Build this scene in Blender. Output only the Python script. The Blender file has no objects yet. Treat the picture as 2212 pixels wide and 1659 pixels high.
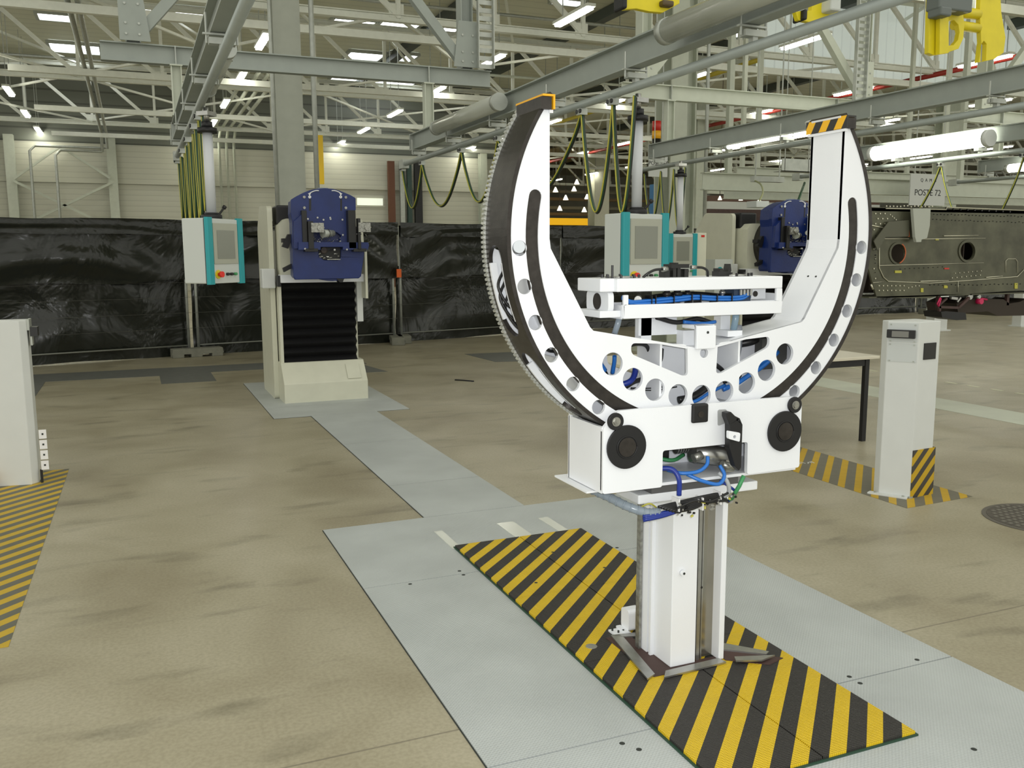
import bpy, bmesh, math, random
from math import sin, cos, pi, radians, sqrt, atan2
from mathutils import Vector, Matrix, noise
from mathutils.geometry import tessellate_polygon, delaunay_2d_cdt

S = bpy.context.scene
COL = S.collection
random.seed(7)

# ------------------------------------------------------------------ camera
F = 1933.5; YAW, PIT, ROL = radians(22.72), radians(8.28), radians(-0.27)
CAM = Vector((0, 0, 1.5))
_f = Vector((sin(YAW)*cos(PIT), cos(YAW)*cos(PIT), -sin(PIT)))
_r0 = Vector((cos(YAW), -sin(YAW), 0)); _u0 = _r0.cross(_f)
_r = _r0*cos(ROL) + _u0*sin(ROL); _u = -_r0*sin(ROL) + _u0*cos(ROL)
cd = bpy.data.cameras.new('camera'); cam = bpy.data.objects.new('camera', cd); COL.objects.link(cam)
cam.matrix_world = Matrix(((_r.x, _u.x, -_f.x, CAM.x), (_r.y, _u.y, -_f.y, CAM.y), (_r.z, _u.z, -_f.z, CAM.z), (0, 0, 0, 1)))
cd.sensor_width = 36; cd.lens = F*36/2212; cd.clip_end = 300; cd.clip_start = 0.05
S.camera = cam

# ------------------------------------------------------------------ light and exposure
S.view_settings.view_transform = 'Standard'; S.view_settings.look = 'None'
S.view_settings.gamma = 1; S.view_settings.use_curve_mapping = False
S.view_settings.exposure = 0.80
S.cycles.use_denoising = True
S.cycles.max_bounces = 6; S.cycles.diffuse_bounces = 3; S.cycles.glossy_bounces = 3
S.cycles.sample_clamp_indirect = 4.0
W = bpy.data.worlds.new('world'); S.world = W; W.use_nodes = True
W.node_tree.nodes['Background'].inputs[0].default_value = (1.0, 0.995, 0.90, 1)
W.node_tree.nodes['Background'].inputs[1].default_value = 0.62
fl = bpy.data.lights.new('camera_flash', 'AREA'); fl.shape = 'DISK'; fl.size = 0.05; fl.energy = 24; fl.color = (0.97, 0.98, 1.0)
flo = bpy.data.objects.new('camera_flash', fl); COL.objects.link(flo)
flo.matrix_world = cam.matrix_world @ Matrix.Translation((0.04, 0.05, 0.02))

LAMP_E = 22.0; SKY_E = 3.0; TUBE_E = 6.0

# ------------------------------------------------------------------ pixel helpers (photograph pixels -> points on real planes)
def ray(x, y):
    return _r*((x-1106)/F) + _u*(-(y-829.5)/F) + _f
def atY(x, y, Y):
    d = ray(x, y); return CAM + d*(Y/d.y)
def atX(x, y, X):
    d = ray(x, y); return CAM + d*(X/d.x)
def atZ(x, y, z=0.0):
    d = ray(x, y); return CAM + d*((z-1.5)/d.z)

# ------------------------------------------------------------------ materials
MATS = {}
def nd(nt, t, **kw):
    n = nt.nodes.new(t)
    for k, v in kw.items(): setattr(n, k, v)
    return n
def mat(name, col, rough=0.5, metal=0.0, var=0.0, scale=8.0, bump=0.0, bscale=60.0, spec=0.5, emit=0.0, coat=0.0, alpha=None, stretch=None):
    if name in MATS: return MATS[name]
    m = bpy.data.materials.new(name); m.use_nodes = True; nt = m.node_tree
    b = nt.nodes['Principled BSDF']
    b.inputs['Roughness'].default_value = rough; b.inputs['Metallic'].default_value = metal
    b.inputs['Specular IOR Level'].default_value = spec
    b.inputs['Coat Weight'].default_value = coat
    c4 = (*col, 1)
    b.inputs['Base Color'].default_value = c4
    tc = nd(nt, 'ShaderNodeTexCoord')
    src = tc.outputs['Object']
    if stretch:
        mp = nd(nt, 'ShaderNodeMapping'); mp.inputs['Scale'].default_value = stretch
        nt.links.new(src, mp.inputs[0]); src = mp.outputs[0]
    if var > 0:
        n = nd(nt, 'ShaderNodeTexNoise'); n.inputs['Scale'].default_value = scale; n.inputs['Detail'].default_value = 5
        nt.links.new(src, n.inputs['Vector'])
        r = nd(nt, 'ShaderNodeValToRGB')
        r.color_ramp.elements[0].position = 0.3; r.color_ramp.elements[1].position = 0.7
        r.color_ramp.elements[0].color = (*[c*(1-var) for c in col], 1)
        r.color_ramp.elements[1].color = (*[min(1, c*(1+var)) for c in col], 1)
        nt.links.new(n.outputs['Fac'], r.inputs[0]); nt.links.new(r.outputs[0], b.inputs['Base Color'])
    if bump > 0:
        n = nd(nt, 'ShaderNodeTexNoise'); n.inputs['Scale'].default_value = bscale; n.inputs['Detail'].default_value = 4
        nt.links.new(src, n.inputs['Vector'])
        bp = nd(nt, 'ShaderNodeBump'); bp.inputs['Strength'].default_value = bump; bp.inputs['Distance'].default_value = 0.01
        nt.links.new(n.outputs['Fac'], bp.inputs['Height']); nt.links.new(bp.outputs[0], b.inputs['Normal'])
    if emit > 0:
        b.inputs['Emission Color'].default_value = c4; b.inputs['Emission Strength'].default_value = emit
    if alpha is not None: b.inputs['Alpha'].default_value = alpha
    MATS[name] = m
    return m

ringwhite = mat('ring_white_enamel', (0.82, 0.84, 0.87), 0.32, bump=0.05, bscale=300, var=0.015, scale=3)
cream = mat('cream_enamel', (0.62, 0.62, 0.50), 0.4, var=0.03)
postwhite = mat('post_white_enamel', (0.66, 0.68, 0.66), 0.45, var=0.02)
cabgrey = mat('cabinet_grey_enamel', (0.55, 0.58, 0.55), 0.5, bump=0.05, bscale=400)
teal = mat('teal_plastic', (0.01, 0.30, 0.33), 0.4)
screenm = mat('screen_glass', (0.22, 0.23, 0.19), 0.25)
blue = mat('machine_blue', (0.005, 0.02, 0.13), 0.36, var=0.15, scale=6, bump=0.1, bscale=50)
black = mat('black_plastic', (0.008, 0.008, 0.008), 0.4)
rubber = mat('black_rubber', (0.006, 0.006, 0.007), 0.5)
darksteel = mat('dark_burnished_steel', (0.045, 0.04, 0.036), 0.36, metal=0.6, var=0.25, scale=30, bump=0.05, bscale=200)
steel = mat('bare_steel', (0.42, 0.42, 0.40), 0.32, metal=0.9, var=0.12, scale=20)
steeld = mat('machined_steel', (0.33, 0.33, 0.30), 0.35, metal=0.8, var=0.3, scale=60)
galv = mat('galvanised_steel', (0.42, 0.44, 0.40), 0.45, metal=0.5, var=0.1, scale=12)
tooth = mat('rack_tooth_steel', (0.50, 0.51, 0.47), 0.4, metal=0.3, var=0.2, scale=60)
beamgrey = mat('beam_grey_paint', (0.30, 0.33, 0.30), 0.5, var=0.04)
pipegrey = mat('rail_pipe_grey', (0.36, 0.40, 0.38), 0.4, var=0.05, metal=0.2)
framecream = mat('frame_cream_paint', (0.50, 0.53, 0.44), 0.5, var=0.04)
trusswhite = mat('truss_white_paint', (0.74, 0.76, 0.68), 0.5, var=0.04)
columngrey = mat('column_grey_paint', (0.40, 0.42, 0.36), 0.5, var=0.04)
roofm = None
yellow = mat('hoist_yellow', (0.75, 0.62, 0.01), 0.45, var=0.05)
orangey = mat('warning_orange_yellow', (0.85, 0.42, 0.01), 0.45)
redm = mat('red_paint', (0.55, 0.02, 0.01), 0.4)
cablegreen = mat('cable_dark_green', (0.015, 0.06, 0.025), 0.45)
cableyellow = mat('cable_yellow', (0.45, 0.42, 0.05), 0.45)
hoseblue = mat('hose_blue', (0.02, 0.16, 0.55), 0.35)
hosenavy = mat('hose_navy', (0.01, 0.03, 0.25), 0.35)
hosegreen = mat('hose_green', (0.05, 0.28, 0.10), 0.45)
hoseclear = mat('hose_clear_grey', (0.30, 0.36, 0.42), 0.2, alpha=0.75)
lampglow = mat('lamp_glow', (1.0, 0.98, 0.85), 0.5, emit=LAMP_E)
tubeglow = mat('tube_lamp_glow', (1.0, 1.0, 0.86), 0.5, emit=TUBE_E)
skyglow = mat('skylight_daylight', (0.93, 0.97, 1.0), 0.5, emit=SKY_E)
tubeoff = mat('unlit_tube_plastic', (0.50, 0.52, 0.45), 0.15, alpha=0.75)
concblock = mat('concrete_block', (0.20, 0.20, 0.16), 0.9, var=0.15, bump=0.3)
floordark = mat('dark_floor_plate', (0.13, 0.135, 0.125), 0.5, var=0.1, scale=10)
seam = mat('floor_joint_dark', (0.03, 0.035, 0.03), 0.8)
creamplate = mat('cream_floor_insert', (0.62, 0.64, 0.58), 0.2)
wood = mat('table_top_laminate', (0.66, 0.62, 0.50), 0.4)
aero = mat('primed_aluminium', (0.085, 0.085, 0.055), 0.34, metal=0.5, var=0.35, scale=5, bump=0.08, bscale=30)
aerolip = mat('bright_aluminium_lip', (0.6, 0.58, 0.45), 0.3, metal=0.7)
aerodark = mat('wing_interior_dark', (0.03, 0.02, 0.012), 0.7)
rust = mat('primer_brown', (0.06, 0.03, 0.025), 0.6, var=0.2)
pink = mat('pink_red_plastic', (0.55, 0.01, 0.09), 0.4)
bluepanel = mat('blue_panel', (0.02, 0.13, 0.30), 0.5)
signwhite = mat('sign_white', (0.55, 0.57, 0.54), 0.5)
inkblack = mat('sign_ink', (0.02, 0.02, 0.02), 0.6)
whitemark = mat('white_marking', (0.85, 0.85, 0.85), 0.5)

def node_mat(name):
    m = bpy.data.materials.new(name); m.use_nodes = True; MATS[name] = m
    return m, m.node_tree, m.node_tree.nodes['Principled BSDF']
def L(nt, a, b): nt.links.new(a, b)
def math_(nt, op, a, b=None, c=None):
    n = nd(nt, 'ShaderNodeMath', operation=op)
    for i, v in enumerate((a, b, c)):
        if v is None: continue
        if isinstance(v, (int, float)): n.inputs[i].default_value = v
        else: L(nt, v, n.inputs[i])
    return n.outputs[0]
def world_xyz(nt):
    g = nd(nt, 'ShaderNodeNewGeometry'); s = nd(nt, 'ShaderNodeSeparateXYZ'); L(nt, g.outputs['Position'], s.inputs[0])
    return g.outputs['Position'], s.outputs

def stripes(name, period, width, offset, ca, cb, kx=1.0, ky=-1.0, kz=0.0, ribs=0.0, rough=0.45, wear=0.12):
    """warning stripes across a plane: phase = kx*x+ky*y+kz*z"""
    m, nt, b = node_mat(name)
    pos, xyz = world_xyz(nt)
    e = math_(nt, 'ADD', math_(nt, 'ADD', math_(nt, 'MULTIPLY', xyz[0], kx), math_(nt, 'MULTIPLY', xyz[1], ky)), math_(nt, 'MULTIPLY', xyz[2], kz))
    ph = math_(nt, 'FLOORED_MODULO', math_(nt, 'ADD', e, offset), period)
    isA = math_(nt, 'LESS_THAN', ph, width)
    mx = nd(nt, 'ShaderNodeMix', data_type='RGBA'); L(nt, isA, mx.inputs['Factor'])
    mx.inputs['A'].default_value = (*cb, 1); mx.inputs['B'].default_value = (*ca, 1)
    n = nd(nt, 'ShaderNodeTexNoise'); n.inputs['Scale'].default_value = 14; n.inputs['Detail'].default_value = 6; L(nt, pos, n.inputs['Vector'])
    mul = nd(nt, 'ShaderNodeMix', data_type='RGBA', blend_type='MULTIPLY'); mul.inputs['Factor'].default_value = 1
    f = math_(nt, 'ADD', math_(nt, 'MULTIPLY', n.outputs['Fac'], wear*2), 1-wear)
    cmb = nd(nt, 'ShaderNodeCombineColor')
    for i in range(3): L(nt, f, cmb.inputs[i])
    L(nt, mx.outputs['Result'], mul.inputs['A']); L(nt, cmb.outputs[0], mul.inputs['B'])
    L(nt, mul.outputs['Result'], b.inputs['Base Color']); b.inputs['Roughness'].default_value = rough
    if ribs > 0:
        w = math_(nt, 'SINE', math_(nt, 'MULTIPLY', xyz[1], 2*pi/ribs))
        w2 = math_(nt, 'SINE', math_(nt, 'MULTIPLY', xyz[0], 2*pi/ribs))
        h = math_(nt, 'ADD', w, math_(nt, 'MULTIPLY', w2, 0.5))
        bp = nd(nt, 'ShaderNodeBump'); bp.inputs['Strength'].default_value = 0.7; bp.inputs['Distance'].default_value = 0.002
        L(nt, h, bp.inputs['Height']); L(nt, bp.outputs[0], b.inputs['Normal'])
    return m
# mat stripes: edges y-x = 3.978-1.436 + k*.1437 -> phase x-y
matstripe = stripes('mat_stripes', 0.1437, 0.066, 2.542, (0.74, 0.50, 0.008), (0.026, 0.023, 0.02), ribs=0.0075, rough=0.5)
boxstripe = stripes('zone_stripes', 0.1437, 0.062, 0.706-0.005, (0.52, 0.33, 0.02), (0.16, 0.15, 0.11), rough=0.6)
boxstripeL = stripes('zone_stripes_left', 0.1437, 0.070, 5.832, (0.52, 0.35, 0.03), (0.13, 0.13, 0.10), rough=0.6)
poststripe = stripes('post_stripes', 0.105, 0.055, 0.02, (0.55, 0.35, 0.01), (0.05, 0.045, 0.04), kx=-1.0, ky=0.0, kz=1.0, rough=0.4)
capstripe = stripes('cap_stripes', 0.075, 0.037, 0.01, (0.85, 0.45, 0.005), (0.02, 0.018, 0.015), kx=0.0, ky=-1.0, kz=-0.6, rough=0.4, wear=0.02)

# floor plate: grey-white with a fine raised dot pattern
def plate_mat(name, col):
    m, nt, b = node_mat(name)
    pos, xyz = world_xyz(nt)
    k = 2*pi/0.0135
    s = math_(nt, 'MULTIPLY', math_(nt, 'SINE', math_(nt, 'MULTIPLY', xyz[0], k)), math_(nt, 'SINE', math_(nt, 'MULTIPLY', xyz[1], k)))
    n = nd(nt, 'ShaderNodeTexNoise'); n.inputs['Scale'].default_value = 2.2; n.inputs['Detail'].default_value = 7; L(nt, pos, n.inputs['Vector'])
    r = nd(nt, 'ShaderNodeValToRGB'); r.color_ramp.elements[0].position = 0.3; r.color_ramp.elements[1].position = 0.75
    r.color_ramp.elements[0].color = (*[c*0.86 for c in col], 1); r.color_ramp.elements[1].color = (*[c*1.08 for c in col], 1)
    L(nt, n.outputs['Fac'], r.inputs[0])
    dots = nd(nt, 'ShaderNodeMapRange'); L(nt, s, dots.inputs[0]); dots.inputs[1].default_value = 0.35; dots.inputs[2].default_value = 0.8
    dots.inputs[3].default_value = 1.0; dots.inputs[4].default_value = 0.84
    mul = nd(nt, 'ShaderNodeMix', data_type='RGBA', blend_type='MULTIPLY'); mul.inputs['Factor'].default_value = 1
    cmb = nd(nt, 'ShaderNodeCombineColor')
    for i in range(3): L(nt, dots.outputs[0], cmb.inputs[i])
    L(nt, r.outputs[0], mul.inputs['A']); L(nt, cmb.outputs[0], mul.inputs['B']); L(nt, mul.outputs['Result'], b.inputs['Base Color'])
    b.inputs['Roughness'].default_value = 0.45
    bp = nd(nt, 'ShaderNodeBump'); bp.inputs['Strength'].default_value = 0.35; bp.inputs['Distance'].default_value = 0.0015
    L(nt, s, bp.inputs['Height']); L(nt, bp.outputs[0], b.inputs['Normal'])
    return m
platem = plate_mat('dotted_floor_plate', (0.47, 0.50, 0.49))

def concrete():
    m, nt, b = node_mat('polished_concrete')
    pos, xyz = world_xyz(nt)
    def ns(sc, det, mp=None, dist=0.0):
        n = nd(nt, 'ShaderNodeTexNoise'); n.inputs['Scale'].default_value = sc; n.inputs['Detail'].default_value = det
        n.inputs['Distortion'].default_value = dist
        if mp:
            q = nd(nt, 'ShaderNodeMapping'); q.inputs['Scale'].default_value = mp; L(nt, pos, q.inputs[0]); L(nt, q.outputs[0], n.inputs['Vector'])
        else: L(nt, pos, n.inputs['Vector'])
        return n.outputs['Fac']
    r = nd(nt, 'ShaderNodeValToRGB'); cr = r.color_ramp
    cr.elements[0].position = 0.25; cr.elements[0].color = (0.27, 0.236, 0.156, 1)
    cr.elements[1].position = 0.72; cr.elements[1].color = (0.415, 0.38, 0.28, 1)
    e = cr.elements.new(0.5); e.color = (0.35, 0.317, 0.222, 1)
    L(nt, ns(1.3, 8, (1, 1, 1), 0.6), r.inputs[0])
    # soft grey blotches and dark scuffs
    r2 = nd(nt, 'ShaderNodeValToRGB'); r2.color_ramp.elements[0].position = 0.57; r2.color_ramp.elements[1].position = 0.78
    r2.color_ramp.elements[0].color = (1, 1, 1, 1); r2.color_ramp.elements[1].color = (0.55, 0.55, 0.53, 1)
    L(nt, ns(2.4, 9, (0.7, 2.2, 1), 0.3), r2.inputs[0])
    r3 = nd(nt, 'ShaderNodeValToRGB'); r3.color_ramp.elements[0].position = 0.35; r3.color_ramp.elements[1].position = 0.62
    r3.color_ramp.elements[0].color = (0.90, 0.90, 0.88, 1); r3.color_ramp.elements[1].color = (1.06, 1.06, 1.06, 1)
    L(nt, ns(70, 4), r3.inputs[0])
    m1 = nd(nt, 'ShaderNodeMix', data_type='RGBA', blend_type='MULTIPLY'); m1.inputs['Factor'].default_value = 1
    m2 = nd(nt, 'ShaderNodeMix', data_type='RGBA', blend_type='MULTIPLY'); m2.inputs['Factor'].default_value = 1
    L(nt, r.outputs[0], m1.inputs['A']); L(nt, r2.outputs[0], m1.inputs['B'])
    L(nt, m1.outputs['Result'], m2.inputs['A']); L(nt, r3.outputs[0], m2.inputs['B'])
    # saw-cut joints in the slab
    jx = math_(nt, 'LESS_THAN', math_(nt, 'ABSOLUTE', math_(nt, 'SUBTRACT', math_(nt, 'FLOORED_MODULO', math_(nt, 'ADD', xyz[1], 3.48), 6.0), 0.006)), 0.004)
    m3 = nd(nt, 'ShaderNodeMix', data_type='RGBA'); L(nt, math_(nt, 'MULTIPLY', jx, 0.6), m3.inputs['Factor'])
    L(nt, m2.outputs['Result'], m3.inputs['A']); m3.inputs['B'].default_value = (0.13, 0.115, 0.085, 1)
    L(nt, m3.outputs['Result'], b.inputs['Base Color'])
    rr = nd(nt, 'ShaderNodeMapRange'); L(nt, ns(3, 5), rr.inputs[0]); rr.inputs[3].default_value = 0.30; rr.inputs[4].default_value = 0.50
    L(nt, rr.outputs[0], b.inputs['Roughness'])
    return m
concm = concrete()

def panel_mat(name, col, axis, period, dark=0.72, rough=0.5, vert=None):
    """cladding: thin joints every `period` along one axis; vert = (period) for joints the other way"""
    m, nt, b = node_mat(name)
    pos, xyz = world_xyz(nt)
    ph = math_(nt, 'FRACT', math_(nt, 'DIVIDE', xyz[axis], period))
    g = math_(nt, 'LESS_THAN', ph, 0.14)
    mx = nd(nt, 'ShaderNodeMix', data_type='RGBA'); L(nt, g, mx.inputs['Factor'])
    mx.inputs['A'].default_value = (*col, 1); mx.inputs['B'].default_value = (*[c*dark for c in col], 1)
    L(nt, mx.outputs['Result'], b.inputs['Base Color']); b.inputs['Roughness'].default_value = rough
    tri = math_(nt, 'PINGPONG', xyz[axis], period/2)
    bp = nd(nt, 'ShaderNodeBump'); bp.inputs['Strength'].default_value = 0.4; bp.inputs['Distance'].default_value = 0.05
    L(nt, tri, bp.inputs['Height']); L(nt, bp.outputs[0], b.inputs['Normal'])
    return m
wallm = panel_mat('wall_cladding', (0.50, 0.50, 0.41), 2, 0.22, 0.86)
wallup = panel_mat('upper_wall_painted_shade', (0.16, 0.17, 0.14), 2, 0.5, 0.6)  # same wall higher up, shade under the roof put into the base colour
roofm = panel_mat('roof_deck', (0.58, 0.58, 0.45), 1, 0.6, 0.85)

def sheet_mat():
    m, nt, b = node_mat('black_polythene')
    b.inputs['Base Color'].default_value = (0.014, 0.016, 0.012, 1); b.inputs['Roughness'].default_value = 0.22
    tc = nd(nt, 'ShaderNodeTexCoord')
    n = nd(nt, 'ShaderNodeTexNoise'); n.inputs['Scale'].default_value = 1.1; n.inputs['Detail'].default_value = 4; n.inputs['Distortion'].default_value = 0.8
    L(nt, tc.outputs['Object'], n.inputs['Vector'])
    bp = nd(nt, 'ShaderNodeBump'); bp.inputs['Strength'].default_value = 0.8; bp.inputs['Distance'].default_value = 0.14
    L(nt, n.outputs['Fac'], bp.inputs['Height']); L(nt, bp.outputs[0], b.inputs['Normal'])
    return m
sheetm = sheet_mat()

# ------------------------------------------------------------------ mesh builder
class MB:
    def __init__(s): s.v = []; s.f = []; s.m = []; s.s = []
    def add(s, vs, fs, m=0, smooth=False):
        n = len(s.v); s.v += [tuple(p) for p in vs]
        for f in fs: s.f.append(tuple(i+n for i in f)); s.m.append(m); s.s.append(smooth)
        return s
    def box(s, x0, x1, y0, y1, z0, z1, m=0):
        vs = [(x0, y0, z0), (x1, y0, z0), (x1, y1, z0), (x0, y1, z0), (x0, y0, z1), (x1, y0, z1), (x1, y1, z1), (x0, y1, z1)]
        return s.add(vs, [(0, 3, 2, 1), (4, 5, 6, 7), (0, 1, 5, 4), (1, 2, 6, 5), (2, 3, 7, 6), (3, 0, 4, 7)], m)
    def bar(s, a, b, w, h, up=(0, 0, 1), m=0):
        a, b = Vector(a), Vector(b); d = (b-a).normalized(); up = Vector(up)
        if abs(d.dot(up)) > 0.98: up = Vector((0, 1, 0))
        sd = d.cross(up).normalized(); u = sd.cross(d)
        vs = []
        for p in (a, b):
            for i, j in ((-1, -1), (1, -1), (1, 1), (-1, 1)): vs.append(p + sd*(i*w/2) + u*(j*h/2))
        return s.add(vs, [(3, 2, 1, 0), (4, 5, 6, 7), (0, 1, 5, 4), (1, 2, 6, 5), (2, 3, 7, 6), (3, 0, 4, 7)], m)
    def ibeam(s, a, b, w, h, t=0.012, up=(0, 0, 1), m=0):
        a, b = Vector(a), Vector(b); d = (b-a).normalized(); up = Vector(up)
        if abs(d.dot(up)) > 0.98: up = Vector((0, 1, 0))
        u = d.cross(up).normalized().cross(d)
        s.bar(a+u*(h/2-t/2), b+u*(h/2-t/2), w, t, up, m); s.bar(a-u*(h/2-t/2), b-u*(h/2-t/2), w, t, up, m)
        return s.bar(a, b, t*0.8, h-2*t, up, m)
    def cyl(s, a, b, r, n=20, m=0, r2=None, caps=True):
        a, b = Vector(a), Vector(b); d = (b-a).normalized(); r2 = r if r2 is None else r2
        up = Vector((0, 0, 1)) if abs(d.z) < 0.9 else Vector((1, 0, 0))
        x = d.cross(up).normalized(); y = d.cross(x)
        vs = [a + (x*cos(2*pi*i/n)+y*sin(2*pi*i/n))*r for i in range(n)] + [b + (x*cos(2*pi*i/n)+y*sin(2*pi*i/n))*r2 for i in range(n)]
        s.add(vs, [(i, i+n, (i+1) % n+n, (i+1) % n) for i in range(n)], m, n > 8)
        if caps: s.add(vs, [tuple(range(n)), tuple(range(2*n-1, n-1, -1))], m)
        return s
    def tube(s, pts, r, n=8, m=0, closed=False):
        pts = [Vector(p) for p in pts]; k = len(pts); rings = []; px = None
        for i, p in enumerate(pts):
            d = (pts[min(i+1, k-1)] - pts[max(i-1, 0)])
            if d.length < 1e-7: d = Vector((0, 0, 1))
            d.normalize()
            if px is None:
                up = Vector((0, 0, 1)) if abs(d.z) < 0.9 else Vector((1, 0, 0)); x = d.cross(up).normalized()
            else:
                x = px - d*px.dot(d); x = x.normalized() if x.length > 1e-6 else d.orthogonal().normalized()
            px = x; y = d.cross(x)
            rings += [p + (x*cos(2*pi*j/n)+y*sin(2*pi*j/n))*r for j in range(n)]
        fs = [(i*n+j, i*n+(j+1) % n, (i+1)*n+(j+1) % n, (i+1)*n+j) for i in range(k-1) for j in range(n)]
        s.add(rings, fs, m, True); s.add(rings, [tuple(range(n-1, -1, -1)), tuple(range((k-1)*n, k*n))], m)
        return s
    def prism(s, outer, y0, y1, holes=(), plane='XZ', m=0, mside=None):
        """polygon (2D) with holes, extruded between two values of the third axis"""
        def P(q, d):
            return {'XZ': (q[0], d, q[1]), 'YZ': (d, q[0], q[1]), 'XY': (q[0], q[1], d)}[plane]
        loops = [list(outer)] + [list(h) for h in holes]
        flat = [q for lp in loops for q in lp]; n = len(flat)
        vs = [P(q, y0) for q in flat] + [P(q, y1) for q in flat]
        if holes:
            eds = []; o = 0
            for lp in loops:
                eds += [(o+i, o+(i+1) % len(lp)) for i in range(len(lp))]; o += len(lp)
            cv, _, cf = delaunay_2d_cdt([Vector(q) for q in flat], eds, [], 0, 1e-6)[:3]
            def crossings(x, y):
                c = 0
                for i, j in eds:
                    (x0, z0), (x1, z1) = flat[i], flat[j]
                    if (z0 > y) != (z1 > y) and x < x0+(y-z0)*(x1-x0)/(z1-z0): c += 1
                return c
            cf = [f for f in cf if crossings(sum(cv[i].x for i in f)/3, sum(cv[i].y for i in f)/3) % 2]
            k = len(cv)
            s.add([P(q, y0) for q in cv] + [P(q, y1) for q in cv], [tuple(f) for f in cf] + [tuple(i+k for i in reversed(f)) for f in cf], m)
        else:
            tri = tessellate_polygon([[Vector((q[0], q[1], 0)) for q in lp] for lp in loops])
            s.add(vs, [tuple(t) for t in tri] + [tuple(i+n for i in reversed(t)) for t in tri], m)
        o = 0; fs = []
        for lp in loops:
            k = len(lp)
            fs += [(o+i, o+(i+1) % k, o+(i+1) % k+n, o+i+n) for i in range(k)]; o += k
        return s.add(vs, fs, m if mside is None else mside)
    def build(s, name, mats, parent=None, bevel=0, loc=None, fix=True):
        me = bpy.data.meshes.new(name)
        if loc is not None: s.v = [(p[0]-loc[0], p[1]-loc[1], p[2]-loc[2]) for p in s.v]
        me.from_pydata(s.v, [], s.f)
        if not isinstance(mats, (list, tuple)): mats = [mats]
        for m in mats: me.materials.append(m)
        me.polygons.foreach_set('material_index', s.m); me.polygons.foreach_set('use_smooth', s.s)
        if fix:
            bm = bmesh.new(); bm.from_mesh(me); bmesh.ops.remove_doubles(bm, verts=bm.verts, dist=1e-5)
            bmesh.ops.recalc_face_normals(bm, faces=bm.faces); bm.to_mesh(me); bm.free()
        me.update()
        o = bpy.data.objects.new(name, me); COL.objects.link(o)
        if loc is not None: o.location = loc
        if parent is not None:
            o.parent = parent
            if loc is None: o.matrix_parent_inverse = Matrix.Identity(4)
        if bevel:
            b = o.modifiers.new('bevel', 'BEVEL'); b.width = bevel; b.segments = 2; b.limit_method = 'ANGLE'; b.angle_limit = radians(40)
        return o

def tag(o, label=None, cat=None, group=None, kind=None):
    if label: o['label'] = label
    if cat: o['category'] = cat
    if group: o['group'] = group
    if kind: o['kind'] = kind
    return o
def thing(name, label, cat, loc=(0, 0, 0), group=None, kind=None):
    o = bpy.data.objects.new(name, None); COL.objects.link(o); o.location = loc; o.empty_display_size = 0.1
    return tag(o, label, cat, group, kind)
def copy_tree(o, parent=None):
    c = o.copy(); COL.objects.link(c); c.parent = parent
    if parent is not None: c.matrix_parent_inverse = o.matrix_parent_inverse.copy()
    for ch in list(o.children): copy_tree(ch, c)
    return c
class Sub:
    """adds parts given in world coordinates under a thing whose Empty stands elsewhere"""
    def __init__(s, root): s.r = root
    def part(s, mb, name, mats, bevel=0, label=None, parent=None, kind=None):
        l = s.r.location
        mb.v = [(p[0]-l[0], p[1]-l[1], p[2]-l[2]) for p in mb.v]
        o = mb.build(name, mats, parent or s.r, bevel)
        if label: o['label'] = label
        if kind: o['kind'] = kind
        return o
def circ(cx, cy, r, n=28, a0=0.0):
    return [(cx+r*cos(a0+2*pi*i/n), cy+r*sin(a0+2*pi*i/n)) for i in range(n)]
def smooth_path(pts, n=10):
    """Catmull-Rom through the points"""
    P = [Vector(p) for p in pts]; P = [P[0]*2-P[1]] + P + [P[-1]*2-P[-2]]; out = []
    for i in range(1, len(P)-2):
        for k in range(n):
            t = k/n; a, b, c, d = P[i-1], P[i], P[i+1], P[i+2]
            out.append(0.5*((2*b)+(c-a)*t+(2*a-5*b+4*c-d)*t*t+(3*b-a-3*c+d)*t**3))
    out.append(P[-2]); return out
def text_mesh(body, name, mat_, parent, origin, size, xdir=(1, 0, 0), up=(0, 0, 1), squeeze=1.0):
    cu = bpy.data.curves.new('t', 'FONT'); cu.body = body; cu.size = size; cu.align_x = 'CENTER'; cu.align_y = 'CENTER'; cu.extrude = 0.001
    to = bpy.data.objects.new('t', cu); COL.objects.link(to)
    dg = bpy.context.evaluated_depsgraph_get(); me = bpy.data.meshes.new_from_object(to.evaluated_get(dg))
    bpy.data.objects.remove(to); bpy.data.curves.remove(cu)
    x = Vector(xdir).normalized(); u = Vector(up).normalized(); nrm = x.cross(u)
    o_ = Vector(origin) - (parent.location if parent else Vector((0, 0, 0)))
    for v in me.vertices: v.co = o_ + x*(v.co.x*squeeze) + u*v.co.y + nrm*v.co.z
    me.materials.clear(); me.materials.append(mat_)
    for p in me.polygons: p.material_index = 0
    o = bpy.data.objects.new(name, me); COL.objects.link(o); o.parent = parent
    return o
# ================================================================== THE HALL
def struct(name, mb, m, label=None):
    o = mb.build(name, m); o['kind'] = 'structure'
    if label: o['label'] = label
    return o
struct('floor', MB().box(-14, 115, -8, 90, -0.2, 0), concm)
struct('ceiling', MB().box(-14, 115, 8, 90, 9.0, 9.2), roofm)
struct('wall_back', MB().box(-14, 18.8, 41, 41.2, 0, 6.0), wallm)
struct('trim_1', MB().box(-14, 18.8, 41, 41.2, 6.0, 9.0), wallup, 'upper band of the back wall with roof shade painted into its colour')
struct('wall_right', MB().box(18.6, 18.8, 41.2, 80, 0, 9.0), wallm)
farm = mat('far_hall_brown', (0.16, 0.12, 0.07), 0.7, var=0.3, scale=0.4)
farw = mat('far_hall_pale', (0.36, 0.36, 0.28), 0.7, var=0.1, scale=0.3)
struct('wall_far', MB().box(18.8, 115, 80, 80.2, 0, 4.3), farm)
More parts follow.
